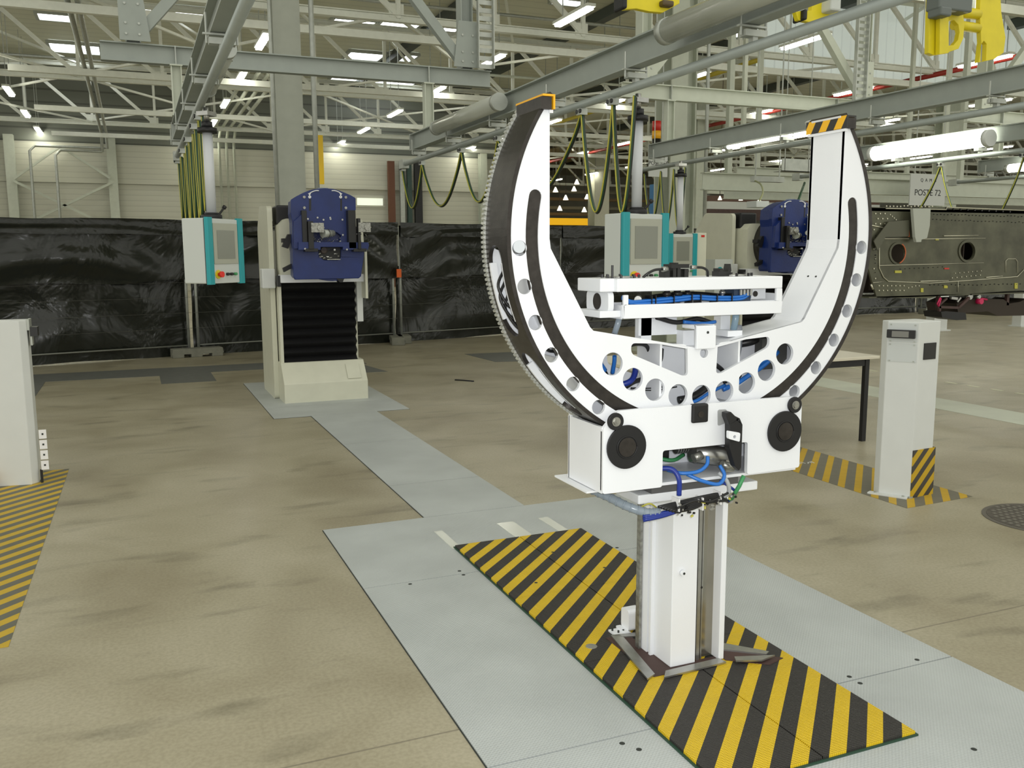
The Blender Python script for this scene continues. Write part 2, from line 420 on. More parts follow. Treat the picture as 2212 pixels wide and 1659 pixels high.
struct('trim_2', MB().box(18.8, 115, 80, 80.2, 4.3, 9.0), farw, 'pale upper band of the far wall')
struct('trim_3', MB().box(-14, 18.6, 40.9, 41, 4.42, 4.58), wallm, 'girt rail across the pale back wall')
# window strip in the loading door
struct('window_1', MB().box(9.55, 10.75, 40.93, 41, 3.72, 4.04), [mat('lit_window', (0.9, 0.95, 0.8), 0.4, emit=0.3)])
struct('window_2', MB().box(9.45, 10.85, 40.95, 41, 3.64, 4.12), wallm, 'pale frame round the long narrow window')
# skylights in the roof deck
SKY = [(107, 94, 217, 113), (80, 28, 156, 43), (375, 18, 446, 33), (300, 15, 330, 24), (712, 40, 812, 56), (815, 42, 908, 64), (930, 55, 985, 78),
       (745, 112, 830, 128), (832, 115, 900, 130), (712, 163, 800, 174), (802, 164, 908, 182), (1578, 62, 1640, 84), (1650, 70, 1690, 84), (1190, -4, 1265, 10), (125, 176, 200, 184)]
for i, (xl, yt, xr, yb) in enumerate(SKY):
    a = atZ(xl, (yt+yb)/2, 8.93); b = atZ(xr, (yt+yb)/2, 8.93)
    n = atZ((xl+xr)/2, yt, 8.93).y; f = atZ((xl+xr)/2, yb, 8.93).y
    o = struct('window_%d' % (i+3), MB().box(a.x, b.x, n, f, 8.93, 8.99), skyglow, 'bright rooflight in the roof deck')
    fr = MB()
    for x in (a.x, b.x): fr.box(x-0.05, x+0.05, n, f, 8.88, 8.99)
    for y in (n, f): fr.box(a.x, b.x, y-0.05, y+0.05, 8.88, 8.99)
    fr.build('frame', galv, o)

# back wall columns and bracing
def wall_column(x, lab):
    t = thing('wall_column', lab, 'column', (x, 40.8, 0))
    s = Sub(t); s.part(MB().ibeam((x, 40.75, 0), (x, 40.75, 6.2), 0.35, 0.3, 0.02, up=(0, 1, 0)), 'shaft', framecream)
wall_column(-0.55, 'pale steel wall column at the right end of the cross bracing on the back wall')
wall_column(6.6, 'pale steel wall column behind the yellow hanging bar')
wall_column(-4.2, 'steel wall column at the far left of the back wall')
wall_column(15.6, 'pale steel wall column just left of the curved black rim')
for (x0, z0, x1, z1, lab) in [(-4.1, 4.5, -2.4, 5.8, 'upper left bracing rod on the back wall'), (-2.4, 5.8, -0.65, 4.6, 'upper right bracing rod on the back wall'),
                          (-4.1, 4.4, -0.65, 2.6, 'bracing rod running down to the right on the back wall'), (-4.1, 2.6, -0.65, 4.4, 'bracing rod running up to the right on the back wall')]:
    yb_ = 40.47 if 'right on' in lab or 'upper right' in lab else 40.56
    tag(MB().bar((x0, yb_, z0), (x1, yb_, z1), 0.09, 0.09).build('bracing_rod', framecream), lab, 'brace')
# galvanised ducts standing in front of the back wall
for (x, z, lab) in [(-3.45, 5.75, 'outer galvanised pipe bending down the back wall'), (-2.55, 5.6, 'inner galvanised pipe bending down the back wall')]:
    tag(MB().tube([(-0.68+-0.2*(x+3.45), 14.5, 6.34), (-0.68+-0.2*(x+3.45), 40.0+-0.2*(x+3.45), 6.34), (-0.68+-0.2*(x+3.45), 40.2+-0.2*(x+3.45), z), (-0.9, 40.2+-0.2*(x+3.45), z), (x+0.2, 40.2+-0.2*(x+3.45), z), (x, 40.2+-0.2*(x+3.45), z-0.2), (x, 40.2+-0.2*(x+3.45), 0)], 0.055, 8).build('conduit_pipe', galv), lab, 'pipe')
for k, x in enumerate((3.35, 3.65, 3.95, 4.25)):
    tag(MB().tube([(x, 40.7, 0), (x, 40.7, 6.2), (x, 39.9, 6.6), (x, 25, 6.7)], 0.06, 6).build('service_pipe', framecream), 'thin cream service pipe climbing the back wall beside the hanging cables', 'pipe', 'service pipes on the back wall')
for x0, x1, m, lab in [(10.95, 11.25, mat('brown_gate_guide', (0.12, 0.045, 0.02), 0.6), 'brown upright beside the loading door'), (11.5, 11.7, galv, 'thin grey upright beside the loading door'),
                       (11.85, 12.05, mat('dark_green_upright', (0.02, 0.05, 0.04), 0.5), 'dark green upright beside the loading door'), (12.2, 12.55, rubber, 'black upright right of the loading door')]:
    tag(MB().box(x0, x1, 40.6, 40.8, 0, 5.7).build('door_upright', m), lab, 'post')

# lattice trusses
def truss(Y, x0, x1, lab, ext=0.0):
    zb, zt = 6.5, 8.6; t = thing('roof_truss', lab, 'roof truss', (x0, Y, 0), 'white lattice roof trusses'); s = Sub(t)
    s.part(MB().ibeam((x0, Y, zb), (x1, Y, zb), 0.16, 0.16, 0.02), 'bottom_chord', trusswhite)
    s.part(MB().ibeam((x0, Y, zt), (x1, Y, zt), 0.16, 0.16, 0.02), 'top_chord', trusswhite)
    n = int((x1-x0)/2.22); me_v = me_d = me_g = None
    for k in range(n+1):
        x = x0 + 2.22*k
        if me_v is None:
            me_v = s.part(MB().box(x-0.045, x+0.045, Y-0.045, Y+0.045, zb, zt), 'vertical_strut', trusswhite)
            me_g = s.part(MB().box(x-0.2, x+0.12, Y-0.02, Y+0.02, zb+0.02, zb+0.3), 'gusset_plate', trusswhite)
            if k < n: me_d = s.part(MB().bar((x, Y, zt-0.05), (x+2.22, Y, zb+0.05), 0.08, 0.11), 'diagonal_strut', trusswhite)
        else:
            for src, ok in ((me_v, 1), (me_g, 1), (me_d, k < n)):
                if ok:
                    c = src.copy(); COL.objects.link(c); c.parent = t; c.location.x = src.location.x + 2.22*k
for Y, x0, x1, lab in [(19.5, -7.76, 36, 'nearest white lattice roof truss high above the floor'), (29, -9.98, 46, 'second white lattice roof truss from the front'),
                       (38.5, -9.98, 56, 'white lattice roof truss just in front of the pale back wall'), (48, 20.0, 66, 'white lattice roof truss beyond the end of the pale back wall'), (60, 22, 80, 'farthest white lattice roof truss in the far hall')]:
    truss(Y, x0, x1, lab)
# long smooth tie beams below the trusses
for k, (Y, lab) in enumerate([(13.2, 'nearest'), (19.8, 'second nearest'), (26.4, 'third nearest'), (33.0, 'fourth nearest'), (39.6, 'fifth nearest, beside the back wall,')]):
    tag(MB().box(-2.6, 48, Y-0.07, Y+0.07, 6.1, 6.26).build('tie_beam', trusswhite), 'bright white tie beam crossing under the roof, ' + lab + ' of the row', 'beam')
# rafters running away from the camera, dark
rafm = mat('dark_rafter', (0.05, 0.06, 0.05), 0.6)
for k, x in enumerate((-8.5, -5.2, 9.5, 14.0, 20.0, 27.0, 34.0)):
    tag(MB().box(x-0.16, x+0.16, 10, 78 if x > 19 else 40.9, 8.68, 8.98).build('rafter', rafm), 'dark rafter running lengthwise under the roof deck', 'rafter', 'dark roof rafters')
# slanting roof braces between trusses
br = [(x, y) for x in (-5.5, 1.13, 7.8, 14.45, 21.1, 27.8, 34.5) for y in (19.5, 29, 38.5) if not (y == 38.5 and x < 19)]
first = None
for x, y in br:
    if first is None:
        first = tag(MB().bar((0, 0, 6.6), (2.22, 9.5, 8.5), 0.07, 0.07).bar((0, 0, 8.5), (4.44, 9.5, 8.5), 0.07, 0.07).build('roof_brace', trusswhite), 'white slanting brace rods between two roof trusses', 'brace', 'roof brace rods')
        o = first
    else:
        o = first.copy(); COL.objects.link(o)
    o.location = (x, y, 0)
first = None
for x, y in [(x, y) for x in (-7.76, -1.1, 5.56, 12.22, 18.88, 25.54, 32.2, 38.86) for y in (19.5, 29, 38.5) if not (y == 38.5 and x < 17)]:
    for mir in (0, 1):
        if first is None:
            first = tag(MB().bar((0, 0, 6.52), (6.66, 9.5, 6.52), 0.06, 0.06).build('wind_brace', trusswhite), 'thin white wind brace lying flat between two roof trusses', 'brace', 'flat wind braces between the trusses'); o = first
        else: o = first.copy(); COL.objects.link(o)
        o.location = (x + (6.66 if mir else 0), y, 0.07 if mir else 0.0)
        if mir: o.scale = (-1, 1, 1)
for k, (Y_, z_, x0_, x1_) in enumerate([(16.2, 7.6, 6, 40), (23.5, 7.9, -6, 44), (27.9, 7.2, 4, 50), (34.8, 8.1, -6, 56), (44, 7.4, 20, 60), (52, 7.0, 20, 66)]):
    tag(MB().tube([(x0_, Y_, z_), (x1_, Y_, z_)], 0.045, 6).build('ceiling_pipe', [framecream, galv][k % 2]), 'thin pipe crossing under the roof deck between the trusses, row %s from the front' % ('one', 'two', 'three', 'four', 'five', 'six')[k], 'pipe')
# sprinkler mains
tag(MB().tube([(21.0, 12, 6.4), (21.0, 60, 6.4)], 0.07, 8).build('sprinkler_pipe', mat('dull_red_pipe', (0.28, 0.02, 0.012), 0.5)), 'red sprinkler main running away under the roof on the right', 'pipe')
tag(MB().tube([(17.0, 22, 7.0), (17.0, 60, 7.0)], 0.07, 8).build('gas_pipe', mat('dull_yellow_pipe', (0.45, 0.36, 0.03), 0.5)), 'dull yellow pipe running away under the roof', 'pipe')
# hall lamps
def hall_lamp(x, y):
    t = thing('hall_lamp', 'lit fluorescent hall lamp hanging lengthwise among the white roof trusses', 'lamp', (x, y, 6.35), 'fluorescent hall lamps')
    s = Sub(t)
    s.part(MB().box(x-0.10, x+0.10, y-0.8, y+0.8, 6.36, 6.42), 'housing', trusswhite)
    s.part(MB().box(x-0.07, x+0.07, y-0.75, y+0.75, 6.31, 6.36), 'tube', lampglow)
    s.part(MB().bar((x, y-0.5, 6.44), (x, y-0.5, 9.0), 0.02, 0.02).bar((x, y+0.5, 6.44), (x, y+0.5, 9.0), 0.02, 0.02), 'hanger', galv)
    return t
proto = None
for x in (-3.1, 3.05, 8.7, 14.7, 20.5, 26.3, 32.1, 38, 44):
    for y in (12.8, 17.4, 22.0, 26.6, 31.2, 35.8, 40.2, 45, 50, 55):
        if y > 40.5 and x < 20: continue
        if y < 17 and x < 14: continue
        if x > 2.2*y or (x > 30 and y > 50): continue
        if proto is None: proto = hall_lamp(x, y); p0 = (x, y)
        else:
            c = copy_tree(proto); c.location = (x, y, 6.35)

# ------------------------------------------------------------------ building columns and conduits
def steel_column(name, x0, x1, Y, z1, m, lab, d=0.34):
    t = thing(name, lab, 'column', ((x0+x1)/2, Y, 0)); s = Sub(t)
    s.part(MB().box(x0, x1, Y-d/2, Y-d/2+0.025, 0, z1).box(x0, x1, Y+d/2-0.025, Y+d/2, 0, z1).box((x0+x1)/2-0.012, (x0+x1)/2+0.012, Y-d/2+0.025, Y+d/2-0.025, 0, z1), 'shaft', m)
    s.part(MB().box(x0-0.08, x1+0.08, Y-d/2-0.08, Y+d/2+0.08, 0, 0.03), 'base_plate', m)
steel_column('steel_column', 1.92, 2.28, 13, 8.6, columngrey, 'wide grey steel building column behind the blue machine on the left')
t = thing('steel_column', 'pale steel building column behind the right control cabinet', 'column', (8.45, 13, 0)); s = Sub(t)
s.part(MB().box(8.15, 8.45, 12.75, 12.78, 0, 8.6).box(8.42, 8.45, 12.78, 13.25, 0, 8.6).box(8.45, 8.72, 13.0, 13.02, 0, 8.6).box(8.70, 8.73, 12.9, 13.15, 0, 8.6).box(8.15, 8.45, 13.22, 13.25, 0, 8.6), 'shaft', framecream)
s.part(MB().box(8.05, 8.85, 12.65, 13.35, 0, 0.03), 'base_plate', framecream)
steel_column('steel_column', 26.3, 27.3, 50, 8.6, cream, 'distant cream column seen through the open mouth of the white ring', 0.9)
steel_column('steel_column', 28.6, 29.3, 26, 8.6, framecream, 'pale steel building column behind the sign at the right', 0.6)
steel_column('steel_column', 20.2, 20.7, 30, 8.6, framecream, 'distant pale column between the ring arms', 0.5)
tag(MB().tube([(1.86, 12.7, 0), (1.86, 12.7, 8.6)], 0.025, 8).build('conduit_pipe', galv), 'galvanised conduit running up the left side of the wide grey column', 'pipe')
tag(MB().tube([(2.41, 12.7, 0), (2.41, 12.7, 8.6)], 0.035, 8).build('conduit_pipe', galv), 'galvanised conduit right of the wide grey column', 'pipe')
a = atY(1526, 300, 12.6)
tag(MB().tube([(a.x, 12.6, 0), (a.x, 12.6, 8.6)], 0.03, 8).build('conduit_pipe', galv), 'galvanised conduit right of the pale column behind the cabinets', 'pipe')
def hang_tray(px, Y, z0, lab, w=0.09):
    a = atY(px, 60, Y); mb = MB()
    for x in (a.x-w, a.x+w): mb.box(x-0.006, x+0.006, Y-0.03, Y+0.03, z0, 6.4)
    k = z0
    while k < 6.4: mb.box(a.x-w, a.x+w, Y+0.02, Y+0.03, k, k+0.05); k += 0.085
    tag(mb.build('cable_tray', galv), lab, 'cable tray')
hang_tray(1049, 9.7, 3.55, 'perforated vertical cable tray beside the left hanger frame')
hang_tray(1864, 9.6, 3.5, 'perforated vertical cable tray beside the right hanger frame')
# yellow hanging bar on the back wall
a = atY(683, 300, 38.5); b = atY(700, 398, 38.5)
tag(MB().box(a.x, b.x, 38.42, 38.58, b.z, 6.42).build('hanging_bar', mat('safety_yellow', (0.80, 0.52, 0.01), 0.5)), 'upright yellow bar hanging behind the left blue machine', 'bar')
# far hall: crane girder, small lamps, gallery bands
for z, c_ in ((5.0, 0), (5.7, 1), (6.3, 0), (4.5, 1)):
    tag(MB().box(20, 44, 64+z*0.3, 64.3+z*0.3, z, z+0.22).box(20, 20.3, 64+z*0.3, 64.3+z*0.3, 0, z).box(43.7, 44, 64+z*0.3, 64.3+z*0.3, 0, z).build('far_beam', mat('tan_beam', (0.33, 0.24, 0.12), 0.6) if c_ else farw), 'tan or pale crossbeam of the far hall seen through the ring opening', 'beam', 'crossbeams of the far hall')
tag(MB().box(26, 33, 62, 62.6, 3.65, 4.15).box(26, 26.4, 62, 62.6, 0, 3.65).box(32.6, 33, 62, 62.6, 0, 3.65).build('crane_girder', mat('crane_yellow_glow', (0.95, 0.5, 0.01), 0.5, emit=0.35)), 'yellow crane girder with added glow far behind the ring opening', 'crane')  # girder is no lamp, its emission stands in for light falling on it
glow2 = mat('distant_lamp_glow', (1.0, 0.95, 0.75), 0.5, emit=1.0)
for (px, py) in [(1200, 415), (1240, 413), (1222, 432), (1268, 430), (1209, 455), (1262, 458), (1555, 432), (1600, 433), (1640, 436), (1575, 428), (1300, 400), (1246, 398)]:
    a = atY(px, py, 58)
    if px > 1500 : a = atY(px, py, 33)
    k = 1.0 if px < 1500 else 0.5
    tag(MB().cyl((a.x, a.y, a.z), (a.x, a.y, a.z+0.35*k), 0.2*k, 10, r2=0.04*k).cyl((a.x, a.y, a.z+0.35*k), (a.x, a.y, 9.0), 0.012, 6, m=1).build('distant_lamp', [glow2, rust]), 'small round lamp far away in the next hall', 'lamp', 'small round lamps in the far hall')
t = thing('gallery', 'pale and brown banded gallery far behind the right blue machine', 'gallery', (atY(1530, 430, 34).x, 34, 0)); s = Sub(t)
for (y0, y1, m, nm) in [(402, 421, framecream, 'upper_beam'), (425, 437, mat('gallery_brown', (0.10, 0.05, 0.03), 0.6), 'brown_rail'), (437, 453, signwhite, 'pale_panel'), (453, 476, rust, 'lower_band')]:
    a = atY(1530, y0, 34); b = atY(1900, y1, 34)
    s.part(MB().box(a.x, b.x, 34, 34.3, atY(1640, y1, 34).z, atY(1640, y0, 34).z), nm, m)
a = atY(1530, 430, 34); b = atY(1900, 430, 34)
for x in (a.x+0.2, (a.x+b.x)/2, b.x-0.2): s.part(MB().box(x-0.1, x+0.1, 34.3, 34.5, 0, atY(1640, 402, 34).z), 'gallery_post', framecream)
a = atY(1411, 398, 17.5); b = atY(1437, 470, 17.5)
tag(MB().box(a.x, b.x, 17.4, 17.65, 0, a.z).build('blue_panel', bluepanel), 'upright blue panel behind the right control cabinet', 'panel')
# stack light near the column
t = thing('signal_light', 'red, yellow and black stacked signal light by the pale column', 'signal light', atY(1418, 300, 12.5)); s = Sub(t); a = t.location
s.part(MB().cyl((a.x, a.y, a.z+0.12), (a.x, a.y, a.z+0.27), 0.07, 12), 'red_lens', redm)
s.part(MB().cyl((a.x, a.y, a.z), (a.x, a.y, a.z+0.12), 0.07, 12), 'yellow_lens', orangey)
s.part(MB().cyl((a.x, a.y, a.z-0.3), (a.x, a.y, a.z), 0.068, 12), 'body', black)
s.part(MB().bar((a.x, a.y, a.z-0.25), (8.3, 13, a.z-0.25), 0.03, 0.03), 'bracket', galv)

# ================================================================== FLOOR PLATES AND MARKINGS
def plate(name, x0, x1, y0, y1, lab, m=platem, z=0.006, g=0.003, holes=()):
    t = thing(name, lab, 'floor plate', ((x0+x1)/2, (y0+y1)/2, 0), 'floor plates'); s = Sub(t)
    s.part(MB().box(x0-0.0015, x1+0.0015, y0-0.0015, y1+0.0015, 0.0005, 0.002), 'joint', seam)
    s.part(MB().box(x0+g, x1-g, y0+g, y1-g, 0.001, z), 'plate', m)
    for hx, hy in holes: s.part(MB().cyl((hx, hy, z-0.002), (hx, hy, z+0.0006), 0.009, 12), 'fixing_hole', seam)
plate('floor_plate', 0.87, 2.73, 3.83, 4.78, 'pale dotted floor plate under the head of the striped mat', holes=[(1.345, 3.871), (2.2, 3.87)])
plate('floor_plate', 0.87, 2.73, 2.28, 3.83, 'large pale dotted floor plate around the white pedestal', holes=[(1.345, 3.814), (1.081, 3.80), (2.26, 2.305), (2.587, 2.31)])
plate('floor_plate', 0.87, 2.73, 0.9, 2.28, 'pale dotted floor plate at the near edge of the picture', holes=[(2.259, 2.252), (2.263, 1.791), (1.30, 2.24), (1.33, 2.19)])
plate('floor_plate', 1.45, 2.08, 4.78, 5.55, 'pale strip plate nearest the front plates')
plate('floor_plate', 1.45, 2.08, 5.55, 6.95, 'middle pale strip plate leading to the blue machine')
plate('floor_plate', 1.45, 2.08, 6.95, 8.345, 'farthest pale strip plate before the machine base')
plate('floor_plate', 1.11, 2.41, 8.345, 8.95, 'pale plate in front of the cream machine base')
plate('floor_plate', 1.11, 2.41, 8.95, 10.84, 'pale plate under the cream machine')
for x0, x1, lab in [(1.42, 1.467, 'narrow cream insert left of the mat head'), (1.788, 1.887, 'wide shiny cream insert at the mat head'), (2.043, 2.102, 'cream insert right of the mat head')]:
    tag(MB().box(x0, x1, 4.19, 4.50, 0.004, 0.0085).build('floor_insert', creamplate), lab, 'floor insert')
# striped anti-slip mat in two strips
t = thing('striped_mat', 'black and yellow striped anti-slip mat under the white ring stand', 'mat', (1.8, 3.06, 0)); s = Sub(t)
MAT = [(1.437, 1.795), (1.799, 2.163)]
tabs = [1.92, 2.75, 3.42, 4.2]
for x0, x1 in MAT:
    for y0, y1 in zip(tabs[:-1], tabs[1:]):
        s.part(MB().box(x0, x1-0.001, y0, y1-0.002, 0.006, 0.021), 'mat_strip', matstripe)
s.part(MB().box(1.430, 2.17, 1.914, 4.206, 0.0055, 0.012), 'mat_edge', mat('dark_green_edge', (0.02, 0.06, 0.035), 0.6))
for x, y in [(1.53, 2.95), (1.75, 3.05), (1.98, 3.6), (1.85, 3.9), (1.60, 3.55)]:
    s.part(MB().cyl((x, y, 0.02), (x, y, 0.0216), 0.008, 10), 'fixing_hole', seam)
s.part(MB().cyl((1.52, 2.86, 0.02), (1.52, 2.86, 0.0218), 0.022, 20), 'lifting_ring', steel)
# striped zone markings on the floor
def flat(name, poly, m, lab, z=0.002, cat='floor marking'):
    return tag(MB().prism(poly, 0.0004, z, plane='XY').build(name, m), lab, cat)
flat('striped_floor_marking', [(4.13, 3.83), (4.70, 3.86), (4.70, 5.9), (4.13, 5.9)], boxstripe, 'worn yellow and grey striped floor zone at the right light curtain post')
flat('striped_floor_marking', [(-1.6, 3.79), (-0.535, 3.79), (-0.508, 6.95), (-1.6, 6.95)], boxstripeL, 'yellow and grey striped floor zone at the left light curtain post')
mk = mat('faded_white_paint', (0.56, 0.58, 0.53), 0.6)
def scribble(cx, cy, ang, n, h, lab):
    mb = MB(); rnd = random.Random(int(cx*10)); d = Vector((cos(ang), sin(ang), 0)); u = Vector((-sin(ang), cos(ang), 0))
    for i in range(n):
        p = Vector((cx, cy, 0.0026)) + d*(i*h*0.5)
        for q in range(2):
            a_ = p + u*rnd.uniform(-h/2, h/2) + d*rnd.uniform(0, h*0.3); b_ = p + u*rnd.uniform(-h/2, h/2) + d*rnd.uniform(0, h*0.5)
            if (a_-b_).length > 0.01: mb.bar(a_, b_, 0.008, 0.001)
    tag(mb.build('handwriting', mk), lab, 'floor writing')
scribble(-0.86, 5.75, radians(-95), 12, 0.09, 'white handwritten marks on the left striped zone')
scribble(4.17, 5.03, radians(-10), 8, 0.07, 'white handwritten marks on the right striped zone')
flat('dark_floor_strip', [(-1.06, 12.0), (0.22, 12.0), (0.22, 11.22), (0.84, 11.22), (0.84, 12.12), (2.9, 12.12), (2.9, 12.85), (-6, 12.75), (-6, 10.0), (-1.06, 10.0)], floordark, 'dark grey channel cover plates running along the black fence', 0.003)
flat('dark_floor_strip', [(2.15, 11.25), (2.95, 11.2), (2.75, 12.6), (2.15, 12.6)], floordark, 'dark grey cover plate right of the cream machine base', 0.003)
flat('dark_floor_strip', [(4.54, 12.7), (4.60, 11.58), (5.3, 11.4), (5.3, 12.65)], floordark, 'dark grey cover plate on the open floor left of the ring', 0.003)
flat('floor_line', [(7.07, -2), (7.6, -2), (7.6, 16), (7.07, 16)], mat('pale_floor_line', (0.50, 0.53, 0.42), 0.35, var=0.1, scale=2), 'broad pale floor line behind the right light curtain post', 0.002)
dsh = MB()
for i in range(14): dsh.box(8.6, 8.66, 5.6+i*0.3, 5.75+i*0.3, 0.0004, 0.002)
tag(dsh.build('dashed_line', mat('pale_dash', (0.55, 0.55, 0.4), 0.5)), 'thin dashed line on the floor beyond the broad pale line', 'floor marking')
tag(MB().tube([atZ(983, 821, 0.004), atZ(1000, 822, 0.004), atZ(1023, 824, 0.004)], 0.012, 6).build('cable_scrap', rubber), 'short black scrap of cable lying on the open floor', 'scrap')
# manhole
t = thing('manhole_cover', 'round cast iron manhole cover in the floor at the right edge', 'manhole cover', (4.66, 3.36, 0)); s = Sub(t)
iron = mat('cast_iron', (0.085, 0.075, 0.06), 0.6, var=0.2, scale=30)
s.part(MB().cyl((4.66, 3.36, 0.0004), (4.66, 3.36, 0.004), 0.31, 40), 'frame', mat('iron_rim', (0.12, 0.11, 0.09), 0.6))
mb = MB().cyl((4.66, 3.36, 0.001), (4.66, 3.36, 0.006), 0.285, 40)
for i in range(-6, 7):
    for j in range(-6, 7):
        if i*i+j*j < 38: mb.box(4.66+i*0.043-0.012, 4.66+i*0.043+0.012, 3.36+j*0.043-0.009, 3.36+j*0.043+0.009, 0.0055, 0.0095, m=1)
s.part(mb, 'lid', [iron, mat('iron_tread', (0.17, 0.16, 0.13), 0.5)])

# ================================================================== FENCE WITH BLACK SHEETING
FP = [(-6.0, 12.55), (-2.6, 13.45), (0.77, 14.26), (4.12, 14.9), (7.55, 15.7), (11.0, 16.3), (14.5, 16.6), (18.0, 16.7), (21.5, 16.7)]
FL = ['leftmost sheeted site fence panel', 'black sheeted site fence panel behind the left post and the cabinet', 'black sheeted site fence panel behind the left blue machine', 'black sheeted site fence panel left of the white ring',
      'black sheeted site fence panel seen through the ring', 'black sheeted site fence panel behind the right cabinet', 'black sheeted site fence panel behind the right machine', 'black sheeted site fence panel below the grey wing box']
def fence_panel(a, b, lab, seed):
    A, B = Vector((*a, 0)), Vector((*b, 0)); t = thing('site_fence_panel', lab, 'fence', A, 'site fence panels'); s = Sub(t)
    d = (B-A).normalized(); n = Vector((d.y, -d.x, 0)); A = A+d*0.02; B = B-d*0.02; Ln = (B-A).length
    for q in (A+d*0.05, B-d*0.05): s.part(MB().tube([q+Vector((0, 0, 0.132)), q+Vector((0, 0, 1.95))], 0.021, 8), 'post', galv)
    for z in (0.16, 1.93): s.part(MB().tube([A+d*0.05+Vector((0, 0, z)), B-d*0.05+Vector((0, 0, z))], 0.012, 6), 'rail', mat('dull_rail', (0.22, 0.23, 0.2), 0.5, metal=0.4))
    w = MB()
    for z in (0.42, 0.65, 0.88, 1.1): w.tube([A+n*0.03+Vector((0, 0, z)), B+n*0.03+Vector((0, 0, z))], 0.002, 4)
    s.part(w, 'mesh_wires', mat('dull_wire', (0.12, 0.12, 0.10), 0.6), kind='stuff')
    rnd = random.Random(seed)
    def sheet(z0, z1, off, sag, nm, amp, seed2):
        nx, nz = 70, 36; vs = []
        for j in range(nz+1):
            for i in range(nx+1):
                u = i/nx; v = j/nz; x = u*Ln
                z = z0+(z1-z0)*v
                top = 0.02*noise.noise(Vector((x*1.5, seed2, 3)))+0.03*noise.noise(Vector((x*0.6, seed2, 9)))
                z += top*v + sag*(1-v)*noise.noise(Vector((x*0.8, seed2, 1)))
                # drapery: swags hung from the posts and vertical folds
                sw = sin(pi*u)
                fold = 0.8*noise.noise(Vector((x*1.1 + (v-0.5)*1.6*(u-0.5)*2, v*0.8, seed2)))+0.3*noise.noise(Vector((x*2.6+v*2.0*(u-0.5), v*1.6, seed2+5)))
                swag = 0.5*sin((v + 0.55*(2*u-1)**2)*9+seed2) * sw
                y = off + amp*(fold + 0.55*swag)*(0.35+0.65*sin(pi*min(1, max(0, v)))) + 0.03*sw
                p = A + d*x + n*y; vs.append((p.x, p.y, z))
        fs = [(j*(nx+1)+i, j*(nx+1)+i+1, (j+1)*(nx+1)+i+1, (j+1)*(nx+1)+i) for j in range(nz) for i in range(nx)]
        mb = MB().add(vs, fs, 0, True)
        s.part(mb, nm, sheetm)
    sheet(0.004, 1.3, -0.08, 0.03, 'lower_sheet', 0.12, seed+2.3)
    sheet(1.12, 1.98, 0.07, 0.06, 'upper_sheet', 0.16, seed+7.7)
    sheet(1.80, 2.01, 0.13, 0.04, 'folded_top', 0.04, seed+11.1)
for i in range(8): fence_panel(FP[i], FP[i+1], FL[i], i*3.1)
def fence_foot(x, y, lab, rot=0.0):
    mb = MB(); mb.box(-0.36, 0.36, -0.11, 0.11, 0.06, 0.13)
    for x0 in (-0.36, -0.10, 0.20): mb.box(x0, x0+0.16, -0.11, 0.11, 0, 0.06)
    o = mb.build('fence_foot', concblock, bevel=0.01); o.location = (x, y, 0); o.rotation_euler.z = rot
    tag(o, lab, 'fence foot', 'fence feet')
fence_foot(0.80, 14.12, 'concrete fence foot below the left control cabinet', radians(8))
fence_foot(4.05, 14.75, 'concrete fence foot between the blue machine and the ring', radians(80))
fence_foot(4.22, 14.95, 'second concrete fence foot just behind the other one right of the blue machine', radians(80))
fence_foot(7.6, 15.6, 'concrete fence foot hidden behind the ring', radians(20))
fence_foot(18.0, 16.3, 'concrete fence foot beneath the grey wing box', radians(5))
a = atY(858, 590, 14.85)
tag(MB().box(a.x-0.04, a.x+0.04, a.y-0.12, a.y-0.10, a.z-0.07, a.z+0.07).build('orange_tag', mat('orange_tag', (0.75, 0.12, 0.01), 0.5)), 'small orange tag on the fence post right of the blue machine', 'tag')
#PART3
# ================================================================== RING STAND
RX, RZ = 1.728, 1.551            # ring centre
T = thing('rotating_ring_stand', 'large white open C-shaped ring fixture with black rim on a white pedestal', 'ring fixture', (1.8, 2.62, 0)); st = Sub(T)
HW = 0.562
th = math.acos(HW/0.690)
def arc(r, a0, a1, n):
    return [(RX+r*cos(a0+(a1-a0)*i/n), RZ+r*sin(a0+(a1-a0)*i/n)) for i in range(n+1)]
inner = [(RX-HW, 1.545), (RX-HW+0.004, 1.515), (1.306, 1.272), (1.318, 1.260), (RX-0.03, 1.190), (RX+0.03, 1.190), (2*RX-1.318, 1.260), (2*RX-1.306, 1.272), (RX+HW-0.004, 1.515), (RX+HW, 1.545)]
outline = arc(0.690, th, -pi-th, 120) + inner
def slot(r0, r1, a0, a1, n):
    rm, rw = (r0+r1)/2, (r1-r0)/2; pts = arc(r1, a0, a1, n)
    e = (RX+rm*cos(a1), RZ+rm*sin(a1)); t1 = a1 + (pi if a1 < a0 else 0)
    pts += [(e[0]+rw*cos(a1+(-k*pi/8 if a1 < a0 else k*pi/8)), e[1]+rw*sin(a1+(-k*pi/8 if a1 < a0 else k*pi/8))) for k in range(1, 8)]
    pts += arc(r0, a1, a0, n)
    e = (RX+rm*cos(a0), RZ+rm*sin(a0))
    pts += [(e[0]+rw*cos(a0+pi+(-k*pi/8 if a1 < a0 else k*pi/8)), e[1]+rw*sin(a0+pi+(-k*pi/8 if a1 < a0 else k*pi/8))) for k in range(1, 8)]
    return pts
HOLES = [circ(RX+0.662*cos(radians(a)), RZ+0.662*sin(radians(a)), 0.0235) for a in (-3, -13, -23, -33, -43.5, -54, -64, -116, -126, -136.5, -147, -157, -167, -177)]
BIG = [circ(RX+0.525*cos(radians(-90+10.1*k)), RZ+0.525*sin(radians(-90+10.1*k)), 0.037) for k in range(-4, 5)]
